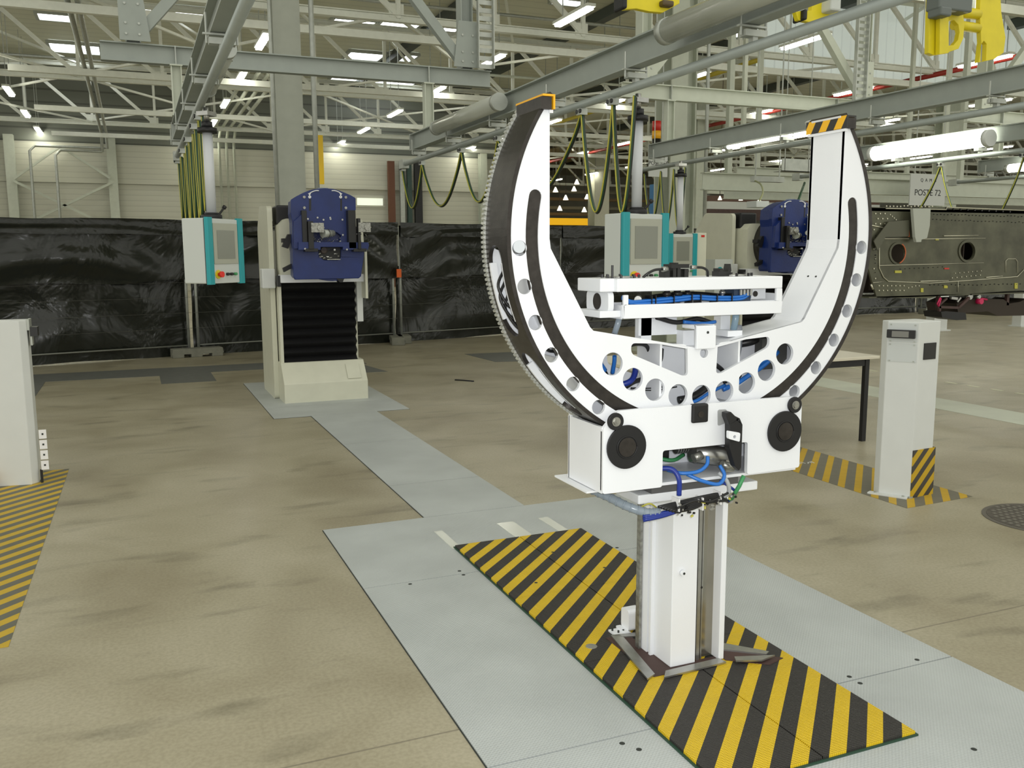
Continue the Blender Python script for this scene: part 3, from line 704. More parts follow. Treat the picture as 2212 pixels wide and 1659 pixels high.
def rounded(poly, r=0.018, n=5):
    out = []; k = len(poly)
    for i in range(k):
        p0, p, p1 = Vector(poly[i-1]), Vector(poly[i]), Vector(poly[(i+1) % k])
        a = (p0-p).normalized(); b = (p1-p).normalized(); rr = min(r, (p0-p).length*0.45, (p1-p).length*0.45)
        A, B = p+a*rr, p+b*rr
        for q in range(n+1):
            t = q/n; out.append(tuple(A*(1-t)**2 + p*2*t*(1-t) + B*t*t))
    return out
WIN1 = rounded([(1.455, 1.215), (1.668, 1.202), (1.672, 1.10), (1.652, 1.098), (1.455, 1.180)])
WIN2 = [(2*RX-x, z) for x, z in WIN1][::-1]
TRK = slot(0.600, 0.641, radians(11), radians(-191), 110)
YF, YR = 2.485, 2.655
RF = st.part(MB().prism(outline, YF, YF+0.013, HOLES+BIG+[WIN1, WIN2, TRK, circ(1.734, 1.170, 0.016)]), 'ring_front_plate', ringwhite)
st.part(MB().prism(slot(0.596, 0.645, radians(11.5), radians(-191.5), 110), YF+0.004, YF+0.0125), 'guide_track', darksteel)
# rear plate
rearwin = [(1.455, 1.19), (1.60, 1.185), (1.60, 1.10), (1.56, 1.09), (1.455, 1.13)]
st.part(MB().prism(outline, YR-0.012, YR, [rounded(rearwin), circ(RX+0.662*cos(radians(-3)), RZ+0.662*sin(radians(-3)), 0.03), circ(RX+0.662*cos(radians(-179)), RZ+0.662*sin(radians(-179)), 0.028)]), 'ring_rear_plate', ringwhite)
# inner lining, following the opening
def strip_plate(line, y0, y1, t, side=1):
    mb = MB(); n = len(line)
    off = []
    for i, p in enumerate(line):
        a = Vector(line[max(0, i-1)]); b = Vector(line[min(n-1, i+1)]); d = (b-a).normalized(); off.append((p[0]-d.y*t*side, p[1]+d.x*t*side))
    return mb.prism(list(line)+off[::-1], y0, y1)
lin = [(RX-HW, 1.950)] + inner + [(RX+HW, 1.950)]
st.part(strip_plate(lin, YF+0.002, YR-0.001, 0.008, -1), 'inner_lining', ringwhite)
# drum wall behind the track
st.part(MB().prism(arc(0.60, radians(14), radians(-194), 90)+arc(0.594, radians(-194), radians(14), 90), YF+0.013, YR-0.012), 'drum_wall', ringwhite)
# radial ribs in the body
rb = MB()
for x in (1.575, 1.885): st.part(MB().box(x-0.004, x+0.004, YF+0.013, YR-0.012, 0.99, 1.21), 'stiffening_rib', ringwhite)
# outer rim band with slots
def band(r0, r1, a0, a1, y0, y1, mb, m=0, n=None):
    n = n or max(2, int(abs(a1-a0)/2))
    A = [radians(a0+(a1-a0)*i/n) for i in range(n+1)]
    return mb.prism([(RX+r1*cos(a), RZ+r1*sin(a)) for a in A]+[(RX+r0*cos(a), RZ+r0*sin(a)) for a in reversed(A)], y0, y1, m=m)
thd = math.degrees(math.acos(HW/0.703))
mb = MB(); R0, R1 = 0.690, 0.703
segs = [(thd, -58, 0), (-58, -122, 0), (-122, -125, 0), (-125, -149, 1), (-149, -154, 0), (-154, -178, 1), (-178, -180-thd, 0)]
for a0, a1, sl in segs:
    if not sl: band(R0, R1, a0, a1, 2.482, 2.657, mb)
    else:
        N_ = 60; re_ = math.degrees(0.054/0.70)
        def half(a):       # half width of the opening at this angle
            d = min(abs(a-a0), abs(a-a1))
            return 0.054 if d >= re_ else 0.054*sqrt(max(0, 1-(1-d/re_)**2))
        av = [a0+(a1-a0)*0.5*(1-cos(pi*i/N_)) for i in range(N_+1)]
        for lo in (0, 1):
            vs = []
            for a in av:
                yy0, yy1 = (2.482, 2.586-half(a)) if lo == 0 else (2.586+half(a), 2.657)
                c_, s_ = cos(radians(a)), sin(radians(a))
                for r in (R0, R1):
                    for yv in (yy0, yy1): vs.append((RX+r*c_, yv, RZ+r*s_))
            fs = []
            for i in range(N_):
                o_ = 4*i; q_ = o_+4
                for u, v in ((0, 1), (1, 3), (3, 2), (2, 0)): fs.append((o_+u, o_+v, q_+v, q_+u))
            fs += [(0, 1, 3, 2), (4*N_, 4*N_+1, 4*N_+3, 4*N_+2)]
            mb.add(vs, fs)
st.part(mb, 'outer_rim', darksteel)
mb = MB()
for a0, a1 in ((-129.5, -144.5), (-158.5, -173.5)):     # white slot linings
    band(0.682, 0.7035, a0, a1, 2.533, 2.5375, mb); band(0.682, 0.7035, a0, a1, 2.628, 2.639, mb)
    band(0.640, 0.645, a0, a1, 2.5, 2.643, mb)
st.part(mb, 'slot_lining', ringwhite)
mb = MB()
for a0, a1, sl in segs:
    if not sl: band(0.6865, 0.6900, a0, a1, YF+0.013, YR-0.012, mb)
st.part(mb, 'rim_lining', ringwhite)
mb = MB(); NT = 300; da = 2*pi/NT
k0 = int((-pi-radians(thd))/da); k1 = int(radians(thd)/da)
for k in range(k0, k1+1):
    a = k*da; w = da*0.30
    pts = [(0.702, a-w*1.4), (0.7095, a-w*0.7), (0.7095, a+w*0.7), (0.702, a+w*1.4)]
    mb.prism([(RX+r*cos(q), RZ+r*sin(q)) for r, q in pts], 2.656, 2.682)
band(0.690, 0.7025, thd, -180-thd, 2.657, 2.681, mb, n=120)
st.part(mb, 'toothed_rack', tooth)
# end caps of the arms
for sg, nm in ((-1, 'yellow capping on the arm tip'), (1, 'black and yellow striped capping on the arm tip')):
    xi = RX+sg*HW; mb = MB()
    a, b = sorted((xi-sg*0.010, xi+sg*0.030)); mb.box(a, b, 2.468, 2.672, 1.958, 1.964)
    a, b = sorted((xi-sg*0.010, xi-sg*0.004)); mb.box(a, b, 2.468, 2.672, 1.922, 1.958)
    c = st.part(mb, 'arm_cap', capstripe if sg > 0 else orangey, label=nm)
    mb = MB(); a, b = sorted((xi-sg*0.008, xi+sg*0.004)); mb.box(a, b, 2.478, 2.665, 1.912, 1.921)
    st.part(mb, 'cap_ledge', ringwhite)
    st.part(MB().box(*sorted((xi, xi+sg*0.034)), 2.472, 2.657, 1.921, 1.957), 'arm_tip_block', darksteel)
# weld tab in the middle
st.part(MB().box(1.694, 1.770, 2.470, 2.484, 1.185, 1.262).box(1.694, 1.770, 2.484, 2.56, 1.250, 1.262), 'centre_tab', ringwhite, bevel=0.003)
st.part(MB().box(1.70, 1.83, 2.56, 2.60, 1.19, 1.24).box(1.86, 1.92, 2.53, 2.60, 1.215, 1.235).box(1.55, 1.70, 2.60, 2.62, 1.225, 1.285), 'cradle_support', ringwhite)
st.part(MB().cyl((1.736, 2.4685, 1.240), (1.736, 2.4705, 1.240), 0.0045, 12), 'tab_hole', seam)
for x, z in ((2.06+0.17, 1.40), (2.215, 1.39)): pass
hl = MB()
for y in (2.53, 2.57): hl.cyl((2.232, y, 1.415), (2.228, y, 1.4135), 0.004, 8)
st.part(hl, 'fixing_hole', seam)
# cables inside the ring body
rnd = random.Random(4)
def cable(pts, r, m, nm, n=8): st.part(MB().tube(smooth_path(pts, 6), r, n), nm, m)
yb = 2.59
cable([(1.30, 2.56, 1.18), (1.345, yb, 1.15), (1.41, 2.55, 1.20), (1.43, 2.55, 1.24)], 0.008, black, 'inner_cable')
cable([(1.36, 2.60, 1.19), (1.40, yb, 1.14), (1.43, 2.60, 1.10)], 0.007, black, 'inner_cable')
cable([(1.37, 2.54, 1.17), (1.375, 2.55, 1.15), (1.40, 2.56, 1.12)], 0.010, hoseblue, 'inner_hose')
cable([(1.42, 2.53, 1.17), (1.425, 2.54, 1.15), (1.43, 2.56, 1.11)], 0.007, hoseblue, 'inner_hose')
cable([(1.43, 2.55, 1.07), (1.47, 2.53, 1.08), (1.50, 2.54, 1.10), (1.52, 2.56, 1.15)], 0.010, hosenavy, 'inner_hose')
cable([(1.44, 2.56, 1.05), (1.47, 2.55, 1.062), (1.51, 2.55, 1.08), (1.56, 2.56, 1.085)], 0.008, black, 'inner_cable')
cable([(1.45, 2.56, 1.19), (1.52, 2.55, 1.205), (1.57, 2.57, 1.185), (1.60, 2.6, 1.12)], 0.007, black, 'inner_cable')
cable([(1.47, 2.57, 1.20), (1.50, 2.56, 1.15), (1.55, 2.58, 1.12)], 0.008, black, 'inner_cable')
cable([(1.56, 2.56, 1.12), (1.60, 2.55, 1.14), (1.62, 2.57, 1.18)], 0.010, black, 'inner_cable')
for dz in (0, 0.008): cable([(1.50, 2.56, 1.055+dz*0.3), (1.58, 2.55, 1.045+dz), (1.68, 2.56, 1.05+dz)], 0.0022, black, 'inner_wire', 6)
cable([(1.68, 2.55, 1.005), (1.73, 2.54, 1.015), (1.79, 2.55, 1.04), (1.84, 2.56, 1.07)], 0.013, black, 'inner_cable')
cable([(1.69, 2.54, 0.995), (1.74, 2.53, 1.002), (1.80, 2.54, 1.025), (1.87, 2.55, 1.045)], 0.006, hoseblue, 'inner_hose')
cable([(1.86, 2.55, 1.03), (1.91, 2.54, 1.05), (1.96, 2.54, 1.075), (2.03, 2.55, 1.105), (2.10, 2.56, 1.15)], 0.009, hoseblue, 'inner_hose')
cable([(1.87, 2.56, 1.055), (1.93, 2.55, 1.075), (1.90, 2.56, 1.11)], 0.008, black, 'inner_cable')
cable([(1.97, 2.555, 1.09), (2.02, 2.56, 1.10), (2.06, 2.56, 1.14), (2.09, 2.57, 1.20)], 0.010, hoseblue, 'inner_hose')
st.part(MB().box(2.03, 2.14, 2.56, 2.60, 1.09, 1.20), 'valve_block', mat('dark_valve_block', (0.07, 0.07, 0.065), 0.4))
cable([(1.80, 2.57, 1.14), (1.86, 2.56, 1.10), (1.90, 2.58, 1.06)], 0.008, black, 'inner_cable')
cable([(1.93, 2.57, 1.25), (1.925, 2.56, 1.18), (1.915, 2.57, 1.10)], 0.015, mat('grey_corrugated_hose', (0.2, 0.22, 0.25), 0.5), 'corrugated_hose')
cable([(1.96, 2.60, 1.18), (2.00, 2.58, 1.19), (2.05, 2.60, 1.20)], 0.014, black, 'inner_cable')
for k in range(5):
    z = 1.40-0.035*k
    cable([(RX-0.665+0.004*k*k, 2.60, z+0.05), (RX-0.69+0.006*k*k, 2.585, z), (RX-0.66+0.008*k*k, 2.575, z-0.06), (RX-0.62+0.008*k*k, 2.57, z-0.07)], 0.005, black, 'inner_cable', 6)
# plugs in some of the small holes
for a in (-177, -3): pass
st.part(MB().cyl((RX-0.661, YF+0.001, 1.521), (RX-0.661, YF+0.012, 1.521), 0.019, 24), 'hole_plug', mat('plug_grey', (0.62, 0.66, 0.70), 0.4))

# ---- cradle between the arms
CR = T
mb = MB().box(1.410, 2.060, 2.50, 2.68, 1.378, 1.420).box(1.360, 1.412, 2.52, 2.68, 1.378, 1.420)
cra = st.part(mb, 'cradle_top', ringwhite, bevel=0.003)
mb = MB().prism(rounded([(2.525, 1.312), (2.525, 1.379), (2.675, 1.379), (2.675, 1.312)], 0.02), 1.392, 1.412, plane='YZ'); st.part(mb, 'cradle_end_plate', ringwhite)
st.part(MB().cyl((1.3905, 2.60, 1.345), (1.3925, 2.60, 1.345), 0.027, 28), 'end_bore', darksteel)
mb = MB().box(1.435, 2.060, 2.50, 2.512, 1.292, 1.335).box(1.435, 1.452, 2.50, 2.512, 1.335, 1.368).box(2.036, 2.060, 2.50, 2.512, 1.335, 1.378)
mb.box(1.435, 2.060, 2.668, 2.68, 1.292, 1.335).box(1.435, 2.060, 2.512, 2.668, 1.292, 1.300).box(2.05, 2.06, 2.512, 2.668, 1.292, 1.36).box(1.435, 1.445, 2.512, 2.668, 1.3, 1.335)
mb.box(1.36, 1.435, 2.52, 2.68, 1.296, 1.318)
st.part(mb, 'cradle_tray', ringwhite, bevel=0.002)
st.part(MB().prism([(1.97, 1.34), (2.036, 1.34), (2.036, 1.375), (1.97, 1.375)], 2.56, 2.565, [circ(1.992, 1.358, 0.010)]), 'cradle_bracket', ringwhite)
st.part(MB().cyl((1.992, 2.558, 1.358), (1.992, 2.562, 1.358), 0.010, 16), 'bracket_bore', darksteel)
mb = MB()
for k in range(8):
    mb.tube([p+Vector((0, 0, 0.009 if k > 3 else 0)) for p in smooth_path([(1.445, 2.53, 1.362-0.002*k), (1.475, 2.525, 1.342-0.001*k), (1.53, 2.52+0.007*(k % 4), 1.338), (1.66, 2.522+0.007*(k % 4), 1.345+0.002*(k % 2)), (1.72, 2.522+0.007*(k % 4), 1.349), (1.80, 2.522+0.007*(k % 4), 1.344), (1.90, 2.522+0.007*(k % 4), 1.343), (1.94, 2.53, 1.355)], 6)], 0.0050, 6)
st.part(mb, 'blue_hose_bundle', hoseblue)
for x in (1.545, 1.56, 1.63, 1.70, 1.735, 1.80, 1.86): st.part(MB().box(x, x+0.003, 2.512, 2.556, 1.333, 1.364), 'cable_tie', black)
st.part(MB().tube(smooth_path([(1.55, 2.56, 1.352), (1.62, 2.57, 1.358), (1.74, 2.57, 1.362), (1.86, 2.57, 1.352)], 6), 0.009, 8), 'black_conduit', black)
for x, m_, r in [(1.62, darksteel, 0.010), (1.66, black, 0.012), (1.84, steel, 0.007), (1.70, black, 0.008)]:
    st.part(MB().cyl((x, 2.54, 1.338), (x, 2.54, 1.385), r, 12).cyl((x, 2.54, 1.36), (x, 2.54, 1.372), r*1.5, 12), 'valve', m_)
mb = MB().box(1.88, 1.95, 2.53, 2.60, 1.335, 1.376)
for k in range(4): mb.cyl((1.905+0.014*k, 2.53, 1.372), (1.905+0.014*k, 2.53, 1.345), 0.004, 8)
st.part(mb, 'valve_manifold', mat('dark_blue_manifold', (0.02, 0.04, 0.08), 0.4))
mb = MB()
for k in range(4): mb.cyl((1.905+0.014*k, 2.526, 1.375), (1.905+0.014*k, 2.526, 1.355), 0.0055, 8)
st.part(mb, 'hose_fitting', steel)
st.part(MB().cyl((1.51, 2.54, 1.35), (1.53, 2.57, 1.352), 0.012, 14), 'pneumatic_fitting', steeld)
for x in (1.478, 1.930):      # round flanges on the cradle top
    st.part(MB().cyl((x, 2.60, 1.420), (x, 2.60, 1.425), 0.052, 28), 'flange', steel)
    mb = MB()
    for k in range(8): mb.cyl((x+0.06*cos(k*pi/4+0.3), 2.60+0.06*sin(k*pi/4+0.3), 1.42), (x+0.06*cos(k*pi/4+0.3), 2.60+0.06*sin(k*pi/4+0.3), 1.431), 0.0045, 8)
    st.part(mb, 'flange_bolt', black)
st.part(MB().cyl((1.425, 2.56, 1.42), (1.425, 2.56, 1.462), 0.004, 8), 'locating_pin', black)
mb = MB().box(1.625, 1.642, 2.56, 2.60, 1.42, 1.445).box(1.655, 1.668, 2.56, 2.60, 1.42, 1.455).box(1.672, 1.684, 2.56, 2.60, 1.42, 1.455).box(1.70, 1.716, 2.56, 2.60, 1.42, 1.447).box(1.645, 1.715, 2.555, 2.605, 1.450, 1.463).box(1.665, 1.675, 2.56, 2.60, 1.455, 1.468)
st.part(mb, 'clamp_tower', black)
st.part(MB().cyl((1.612, 2.56, 1.447), (1.632, 2.56, 1.447), 0.009, 12).cyl((1.725, 2.56, 1.452), (1.745, 2.56, 1.452), 0.007, 12), 'sensor_plug', steeld)
st.part(MB().tube(smooth_path([(1.612, 2.56, 1.447), (1.585, 2.56, 1.445), (1.56, 2.56, 1.435), (1.545, 2.57, 1.42)], 6), 0.0045, 8), 'sensor_cable', black)
st.part(MB().tube(smooth_path([(1.745, 2.56, 1.452), (1.772, 2.56, 1.450), (1.79, 2.56, 1.440), (1.80, 2.57, 1.42)], 6), 0.0045, 8), 'sensor_cable', black)
st.part(MB().box(1.845, 1.895, 2.57, 2.61, 1.42, 1.437).box(1.85, 1.862, 2.57, 2.61, 1.437, 1.447).prism([(1.883, 1.437), (1.897, 1.437), (1.893, 1.462), (1.888, 1.462)], 2.57, 2.60), 'clamp_block', black)
st.part(MB().tube([(1.455, 2.56, 1.30), (1.447, 2.56, 1.27), (1.44, 2.57, 1.235)], 0.010, 10), 'drain_tube', hoseclear)
st.part(MB().tube([(1.915, 2.56, 1.30), (1.912, 2.56, 1.27), (1.91, 2.57, 1.22)], 0.012, 10), 'drain_tube', mat('hose_slate_blue', (0.22, 0.32, 0.40), 0.3))
st.part(MB().tube(smooth_path([(1.60, 2.57, 1.288), (1.68, 2.57, 1.268), (1.76, 2.57, 1.278), (1.82, 2.57, 1.262)], 5), 0.008, 8), 'under_cable', black)
st.part(MB().tube(smooth_path([(1.70, 2.56, 1.270), (1.78, 2.56, 1.262), (1.83, 2.56, 1.266)], 5), 0.006, 8), 'under_hose', hoseblue)
st.part(MB().box(1.56, 1.60, 2.60, 2.64, 1.20, 1.30), 'cradle_leg', ringwhite); st.part(MB().box(1.88, 1.92, 2.60, 2.64, 1.20, 1.30), 'cradle_leg', ringwhite)

# ---- roller box
FRONT = rounded([(1.335, 0.740), (1.335, 0.952), (1.388, 1.006), (2.088, 1.006), (2.118, 0.978), (2.118, 0.752), (1.895, 0.748), (1.893, 0.862), (1.556, 0.862), (1.556, 0.740)], 0.010, 4)
rbx = st.part(MB().prism(FRONT, 2.445, 2.462), 'roller_box_front', ringwhite, bevel=0.002)
mb = MB().prism([(2.455, 0.740), (2.455, 0.955), (2.675, 0.955), (2.675, 0.998), (2.69, 1.0), (2.69, 0.740)], 1.335, 1.347, plane='YZ'); st.part(mb, 'roller_box_side', ringwhite)
mb = MB().prism([(2.455, 0.752), (2.455, 0.955), (2.69, 0.955), (2.69, 0.752)], 2.106, 2.118, plane='YZ')
st.part(mb, 'roller_box_side', ringwhite)
st.part(MB().prism([(1.335, 0.74), (1.335, 0.955), (1.62, 0.94), (2.118, 0.955), (2.118, 0.74)], 2.685, 2.695, [[(1.60, 0.80), (1.66, 0.80), (1.66, 0.84), (1.60, 0.84)]]), 'roller_box_back', ringwhite)
st.part(MB().box(1.337, 2.116, 2.462, 2.70, 0.740, 0.750), 'roller_box_floor', ringwhite)
st.part(MB().box(1.306, 1.52, 2.50, 2.74, 0.732, 0.738), 'floor_lip', ringwhite)
for x, z in ((1.417, 0.888), (2.043, 0.888)):
    w = st.part(MB().cyl((x, 2.436, z), (x, 2.4445, z), 0.071, 44), 'bearing_cover', rubber, bevel=0.0015)
    o = MB(); hub = o.cyl((x, 2.433, z), (x, 2.4365, z), 0.031, 32); h = st.part(hub, 'hub', darksteel, parent=w)
    h2 = MB(); pts = [(x+0.036*cos(a), 2.4355, z+0.036*sin(a)) for a in [2*pi*i/32 for i in range(33)]]; st.part(h2.tube(pts, 0.0022, 6), 'hub_ring', rubber, parent=w)
for x, z in ((1.375, 0.974), (2.081, 0.978)):
    w = st.part(MB().cyl((x, 2.434, z), (x, 2.4445, z), 0.028, 32), 'guide_roller', rubber, bevel=0.002)
    st.part(MB().cyl((x, 2.428, z), (x, 2.4345, z), 0.011, 6).cyl((x, 2.432, z), (x, 2.4345, z), 0.015, 20), 'roller_nut', steeld, parent=w)
w = st.part(MB().box(1.662, 1.725, 2.436, 2.46, 0.945, 1.008), 'stop_block', rubber, bevel=0.006)
st.part(MB().cyl((1.694, 2.4345, 0.974), (1.694, 2.4365, 0.974), 0.011, 20), 'block_bore', darksteel, parent=w)
def lv(p): q = atY(1200+p[0]/3.95, 840+p[1]/3.95, 2.415); return (q.x, q.z)
lever = [lv(p) for p in [(1437, 235), (1437, 200), (1475, 190), (1510, 225), (1550, 245), (1574, 300), (1562, 660), (1545, 690), (1510, 655), (1490, 590), (1463, 500), (1463, 300)]]
st.part(MB().prism(lever, 2.40, 2.428, [circ(*lv((1530, 258)), 0.004)]), 'locking_lever', rubber, bevel=0.002)
st.part(MB().prism(rounded([lv((1430, 345)), lv((1530, 362)), lv((1525, 438)), lv((1430, 412))], 0.006), 2.385, 2.397, [circ(*lv((1482, 395)), 0.0055)]), 'lever_lug', ringwhite)
hole = st.part(MB().prism(rounded([lv((1428, 190)), lv((1505, 185)), lv((1505, 300)), lv((1428, 330))], 0.008), 2.4425, 2.4448), 'lever_recess', mat('recess_grey', (0.35, 0.36, 0.36), 0.5))
# works inside the box window
st.part(MB().cyl((1.72, 2.52, 0.828), (1.86, 2.50, 0.800), 0.034, 20), 'actuator_body', steel)
mb = MB()
for k in range(5): mb.cyl((1.672+0.010*k, 2.55, 0.842), (1.677+0.010*k, 2.55, 0.842), 0.022, 18)
st.part(mb, 'bellows_coupling', steel)
st.part(MB().box(1.62, 1.68, 2.60, 2.66, 0.79, 0.86).box(1.57, 1.60, 2.6, 2.67, 0.80, 0.86), 'relay_block', black)
st.part(MB().cyl((1.70, 2.48, 0.815), (1.73, 2.48, 0.825), 0.016, 14).cyl((1.80, 2.46, 0.79), (1.845, 2.455, 0.775), 0.013, 12), 'pneumatic_valve', steeld)
st.part(MB().box(1.825, 1.86, 2.47, 2.49, 0.757, 0.80), 'actuator_foot', steel)
mb = MB().tube(smooth_path([(1.61, 2.50, 0.78), (1.64, 2.46, 0.775), (1.69, 2.44, 0.780), (1.725, 2.44, 0.800), (1.735, 2.45, 0.825)], 8), 0.0065, 8)
st.part(mb, 'blue_air_hose', hoseblue)
st.part(MB().tube(smooth_path([(1.66, 2.46, 0.770), (1.70, 2.43, 0.750), (1.76, 2.42, 0.735), (1.79, 2.43, 0.760), (1.785, 2.45, 0.79)], 8), 0.0065, 8), 'blue_air_hose', hoseblue)
st.part(MB().tube(smooth_path([(1.555, 2.48, 0.795), (1.595, 2.45, 0.795), (1.61, 2.43, 0.765), (1.612, 2.43, 0.71)], 8), 0.0085, 8), 'navy_air_hose', hosenavy)
st.part(MB().tube(smooth_path([(1.62, 2.62, 0.80), (1.68, 2.58, 0.79), (1.74, 2.60, 0.80)], 6), 0.007, 8), 'earth_cable', hosegreen)
st.part(MB().tube([(1.858, 2.415, 0.755), (1.845, 2.42, 0.72), (1.825, 2.44, 0.665)], 0.007, 8), 'green_cable', hosegreen)
st.part(MB().tube(smooth_path([(1.78, 2.45, 0.765), (1.80, 2.43, 0.74), (1.81, 2.43, 0.70), (1.79, 2.45, 0.67)], 6), 0.007, 8), 'grey_hose', mat('hose_grey', (0.4, 0.42, 0.43), 0.4))
# flange and clutter below
st.part(MB().box(1.50, 1.985, 2.50, 2.74, 0.672, 0.704), 'column_flange', ringwhite, bevel=0.004)
st.part(MB().box(1.55, 1.90, 2.50, 2.72, 0.704, 0.728), 'packing_plate', mat('packing_dark', (0.1, 0.1, 0.1), 0.6))
mb = MB()
for k in range(7): mb.tube(smooth_path([(1.60-0.01*k, 2.44, 0.652+0.004*k), (1.66, 2.425+0.004*k, 0.66+0.004*k), (1.72, 2.43, 0.672+0.004*k), (1.79, 2.43+0.003*k, 0.672+0.003*k), (1.83, 2.46, 0.655)], 5), 0.005, 6)
st.part(mb, 'black_cable_bundle', black)
mb = MB()
for k in range(3): mb.tube(smooth_path([(1.50, 2.47, 0.628+0.006*k), (1.56, 2.45, 0.640+0.005*k), (1.62, 2.44, 0.655+0.004*k)], 5), 0.007, 6)
st.part(mb, 'navy_hose_bundle', hosenavy)
mb = MB(); P = smooth_path([(1.36, 2.70, 0.716), (1.39, 2.63, 0.706), (1.425, 2.57, 0.690), (1.465, 2.51, 0.668), (1.52, 2.475, 0.650), (1.56, 2.46, 0.652)], 6)
mb.tube(P, 0.015, 12)
for q in range(3, len(P)-1, 2):
    d = (P[q+1]-P[q]).normalized(); mb.cyl(P[q]-d*0.002, P[q]+d*0.002, 0.017, 12)
st.part(mb, 'clear_spiral_hose', hoseclear)
mb = MB()
for x, y, z in [(1.61, 2.43, 0.68), (1.70, 2.425, 0.675), (1.775, 2.43, 0.685)]: mb.box(x, x+0.004, y-0.004, y+0.04, z-0.025, z+0.018)
st.part(mb, 'cable_tie_white', whitemark)
st.part(MB().tube(smooth_path([(1.56, 2.48, 0.66), (1.53, 2.48, 0.678), (1.50, 2.50, 0.66)], 5), 0.003, 6), 'thin_yellow_wire', cableyellow)
rn = random.Random(11)
for m_, nm_ in ((black, 'small_plugs'), (steel, 'small_clips'), (cableyellow, 'yellow_marks')):
    mb = MB()
    for _ in range(16 if m_ is not cableyellow else 4):
        x = rn.uniform(1.60, 1.83); z = 0.652+0.05*(x-1.6)+rn.uniform(-0.014, 0.030); y = 2.418+rn.uniform(-0.01, 0.012); l = rn.uniform(0.005, 0.016)
        mb.bar((x, y, z), (x+rn.uniform(-l, l), y+0.003, z+rn.uniform(-l, l)*0.8+0.001), 0.006, 0.006)
    st.part(mb, nm_, m_, kind='stuff')
st.part(MB().tube(smooth_path([(1.60, 2.425, 0.668), (1.66, 2.412, 0.690), (1.72, 2.41, 0.682), (1.80, 2.42, 0.700)], 6), 0.004, 6), 'loose_wire', black)
st.part(MB().tube(smooth_path([(1.83, 2.46, 0.655), (1.845, 2.44, 0.69), (1.82, 2.44, 0.715), (1.80, 2.47, 0.73)], 6), 0.005, 6), 'loose_hose', hosenavy)
# ---- column
st.part(MB().box(1.695, 1.800, 2.585, 2.76, 0.0236, 0.672), 'column_box', ringwhite, bevel=0.003)
st.part(MB().box(1.800, 1.892, 2.615, 2.76, 0.0236, 0.668), 'stainless_face', mat('stainless_face', (0.36, 0.34, 0.28), 0.18, metal=0.85, var=0.2, scale=5))
mb = MB().box(1.812, 1.826, 2.598, 2.615, 0.0236, 0.66).box(1.832, 1.838, 2.602, 2.615, 0.0236, 0.66)
st.part(mb, 'slide_rail', steel)
st.part(MB().box(1.892, 1.914, 2.570, 2.76, 0.0236, 0.668), 'column_edge_plate', ringwhite, bevel=0.002)
st.part(MB().box(1.683, 1.692, 2.73, 2.775, 0.0236, 0.672).box(1.680, 1.695, 2.70, 2.712, 0.0236, 0.672), 'rear_rail', ringwhite)
st.part(MB().box(1.670, 1.680, 2.765, 2.79, 0.0236, 0.66), 'dark_rear_strip', steeld)
st.part(MB().box(1.805, 1.89, 2.585, 2.63, 0.650, 0.672), 'drag_chain_end', black)
st.part(MB().cyl((1.735, 2.572, 0.375), (1.735, 2.586, 0.375), 0.011, 24), 'round_boss', ringwhite)
st.part(MB().cyl((1.735, 2.5705, 0.375), (1.735, 2.5725, 0.375), 0.0045, 14), 'boss_hole', seam)
for z in (0.30, 0.62): st.part(MB().cyl((1.829, 2.598, z), (1.829, 2.604, z), 0.005, 10), 'rail_screw', black)
# foot frame
st.part(MB().box(1.605, 1.70, 2.55, 2.90, 0.021, 0.0235).box(1.70, 1.905, 2.55, 2.60, 0.021, 0.0235), 'foot_plate', rust)
fs = MB().prism([(1.569, 2.535), (1.612, 2.556), (1.665, 2.872), (1.628, 2.903)], 0.0235, 0.030, plane='XY')
st.part(fs, 'foot_strip', steel)
st.part(MB().prism([(1.628, 2.521), (1.900, 2.535), (1.892, 2.572), (1.660, 2.562)], 0.0235, 0.030, plane='XY'), 'foot_strip', steel)
st.part(MB().prism([(1.635, 2.905), (1.670, 2.872), (1.75, 2.85), (1.75, 2.885)], 0.0235, 0.029, plane='XY'), 'foot_strip', steel)
st.part(MB().prism([(1.945, 2.72), (2.10, 2.545), (2.075, 2.53), (1.925, 2.65)], 0.0235, 0.029, plane='XY'), 'foot_strip', steel)
st.part(MB().prism([(1.945, 2.548), (2.09, 2.500), (2.02, 2.485), (1.93, 2.518)], 0.030, 0.036, plane='XY'), 'foot_strip', steel)
st.part(MB().prism([(1.914, 2.56), (1.93, 2.66), (2.06, 2.545), (2.12, 2.49), (2.04, 2.465)], 0.021, 0.0235, plane='XY'), 'foot_plate', rust)
st.part(MB().box(1.645, 1.715, 2.90, 2.955, 0.021, 0.028), 'foot_tab', ringwhite)
br_ = rounded([(2.90, 0.028), (2.90, 0.115), (2.96, 0.115), (2.96, 0.028)], 0.02)
st.part(MB().prism(br_, 1.705, 1.76, plane='YZ').box(1.685, 1.705, 2.895, 2.965, 0.026, 0.034), 'foot_bracket', ringwhite)
sc = MB()
for x, y in ((1.655, 2.94), (1.668, 2.915), (1.684, 2.97), (1.690, 2.915)): sc.cyl((x, y, 0.028), (x, y, 0.0365), 0.004, 8)
st.part(sc, 'foot_screw', seam)
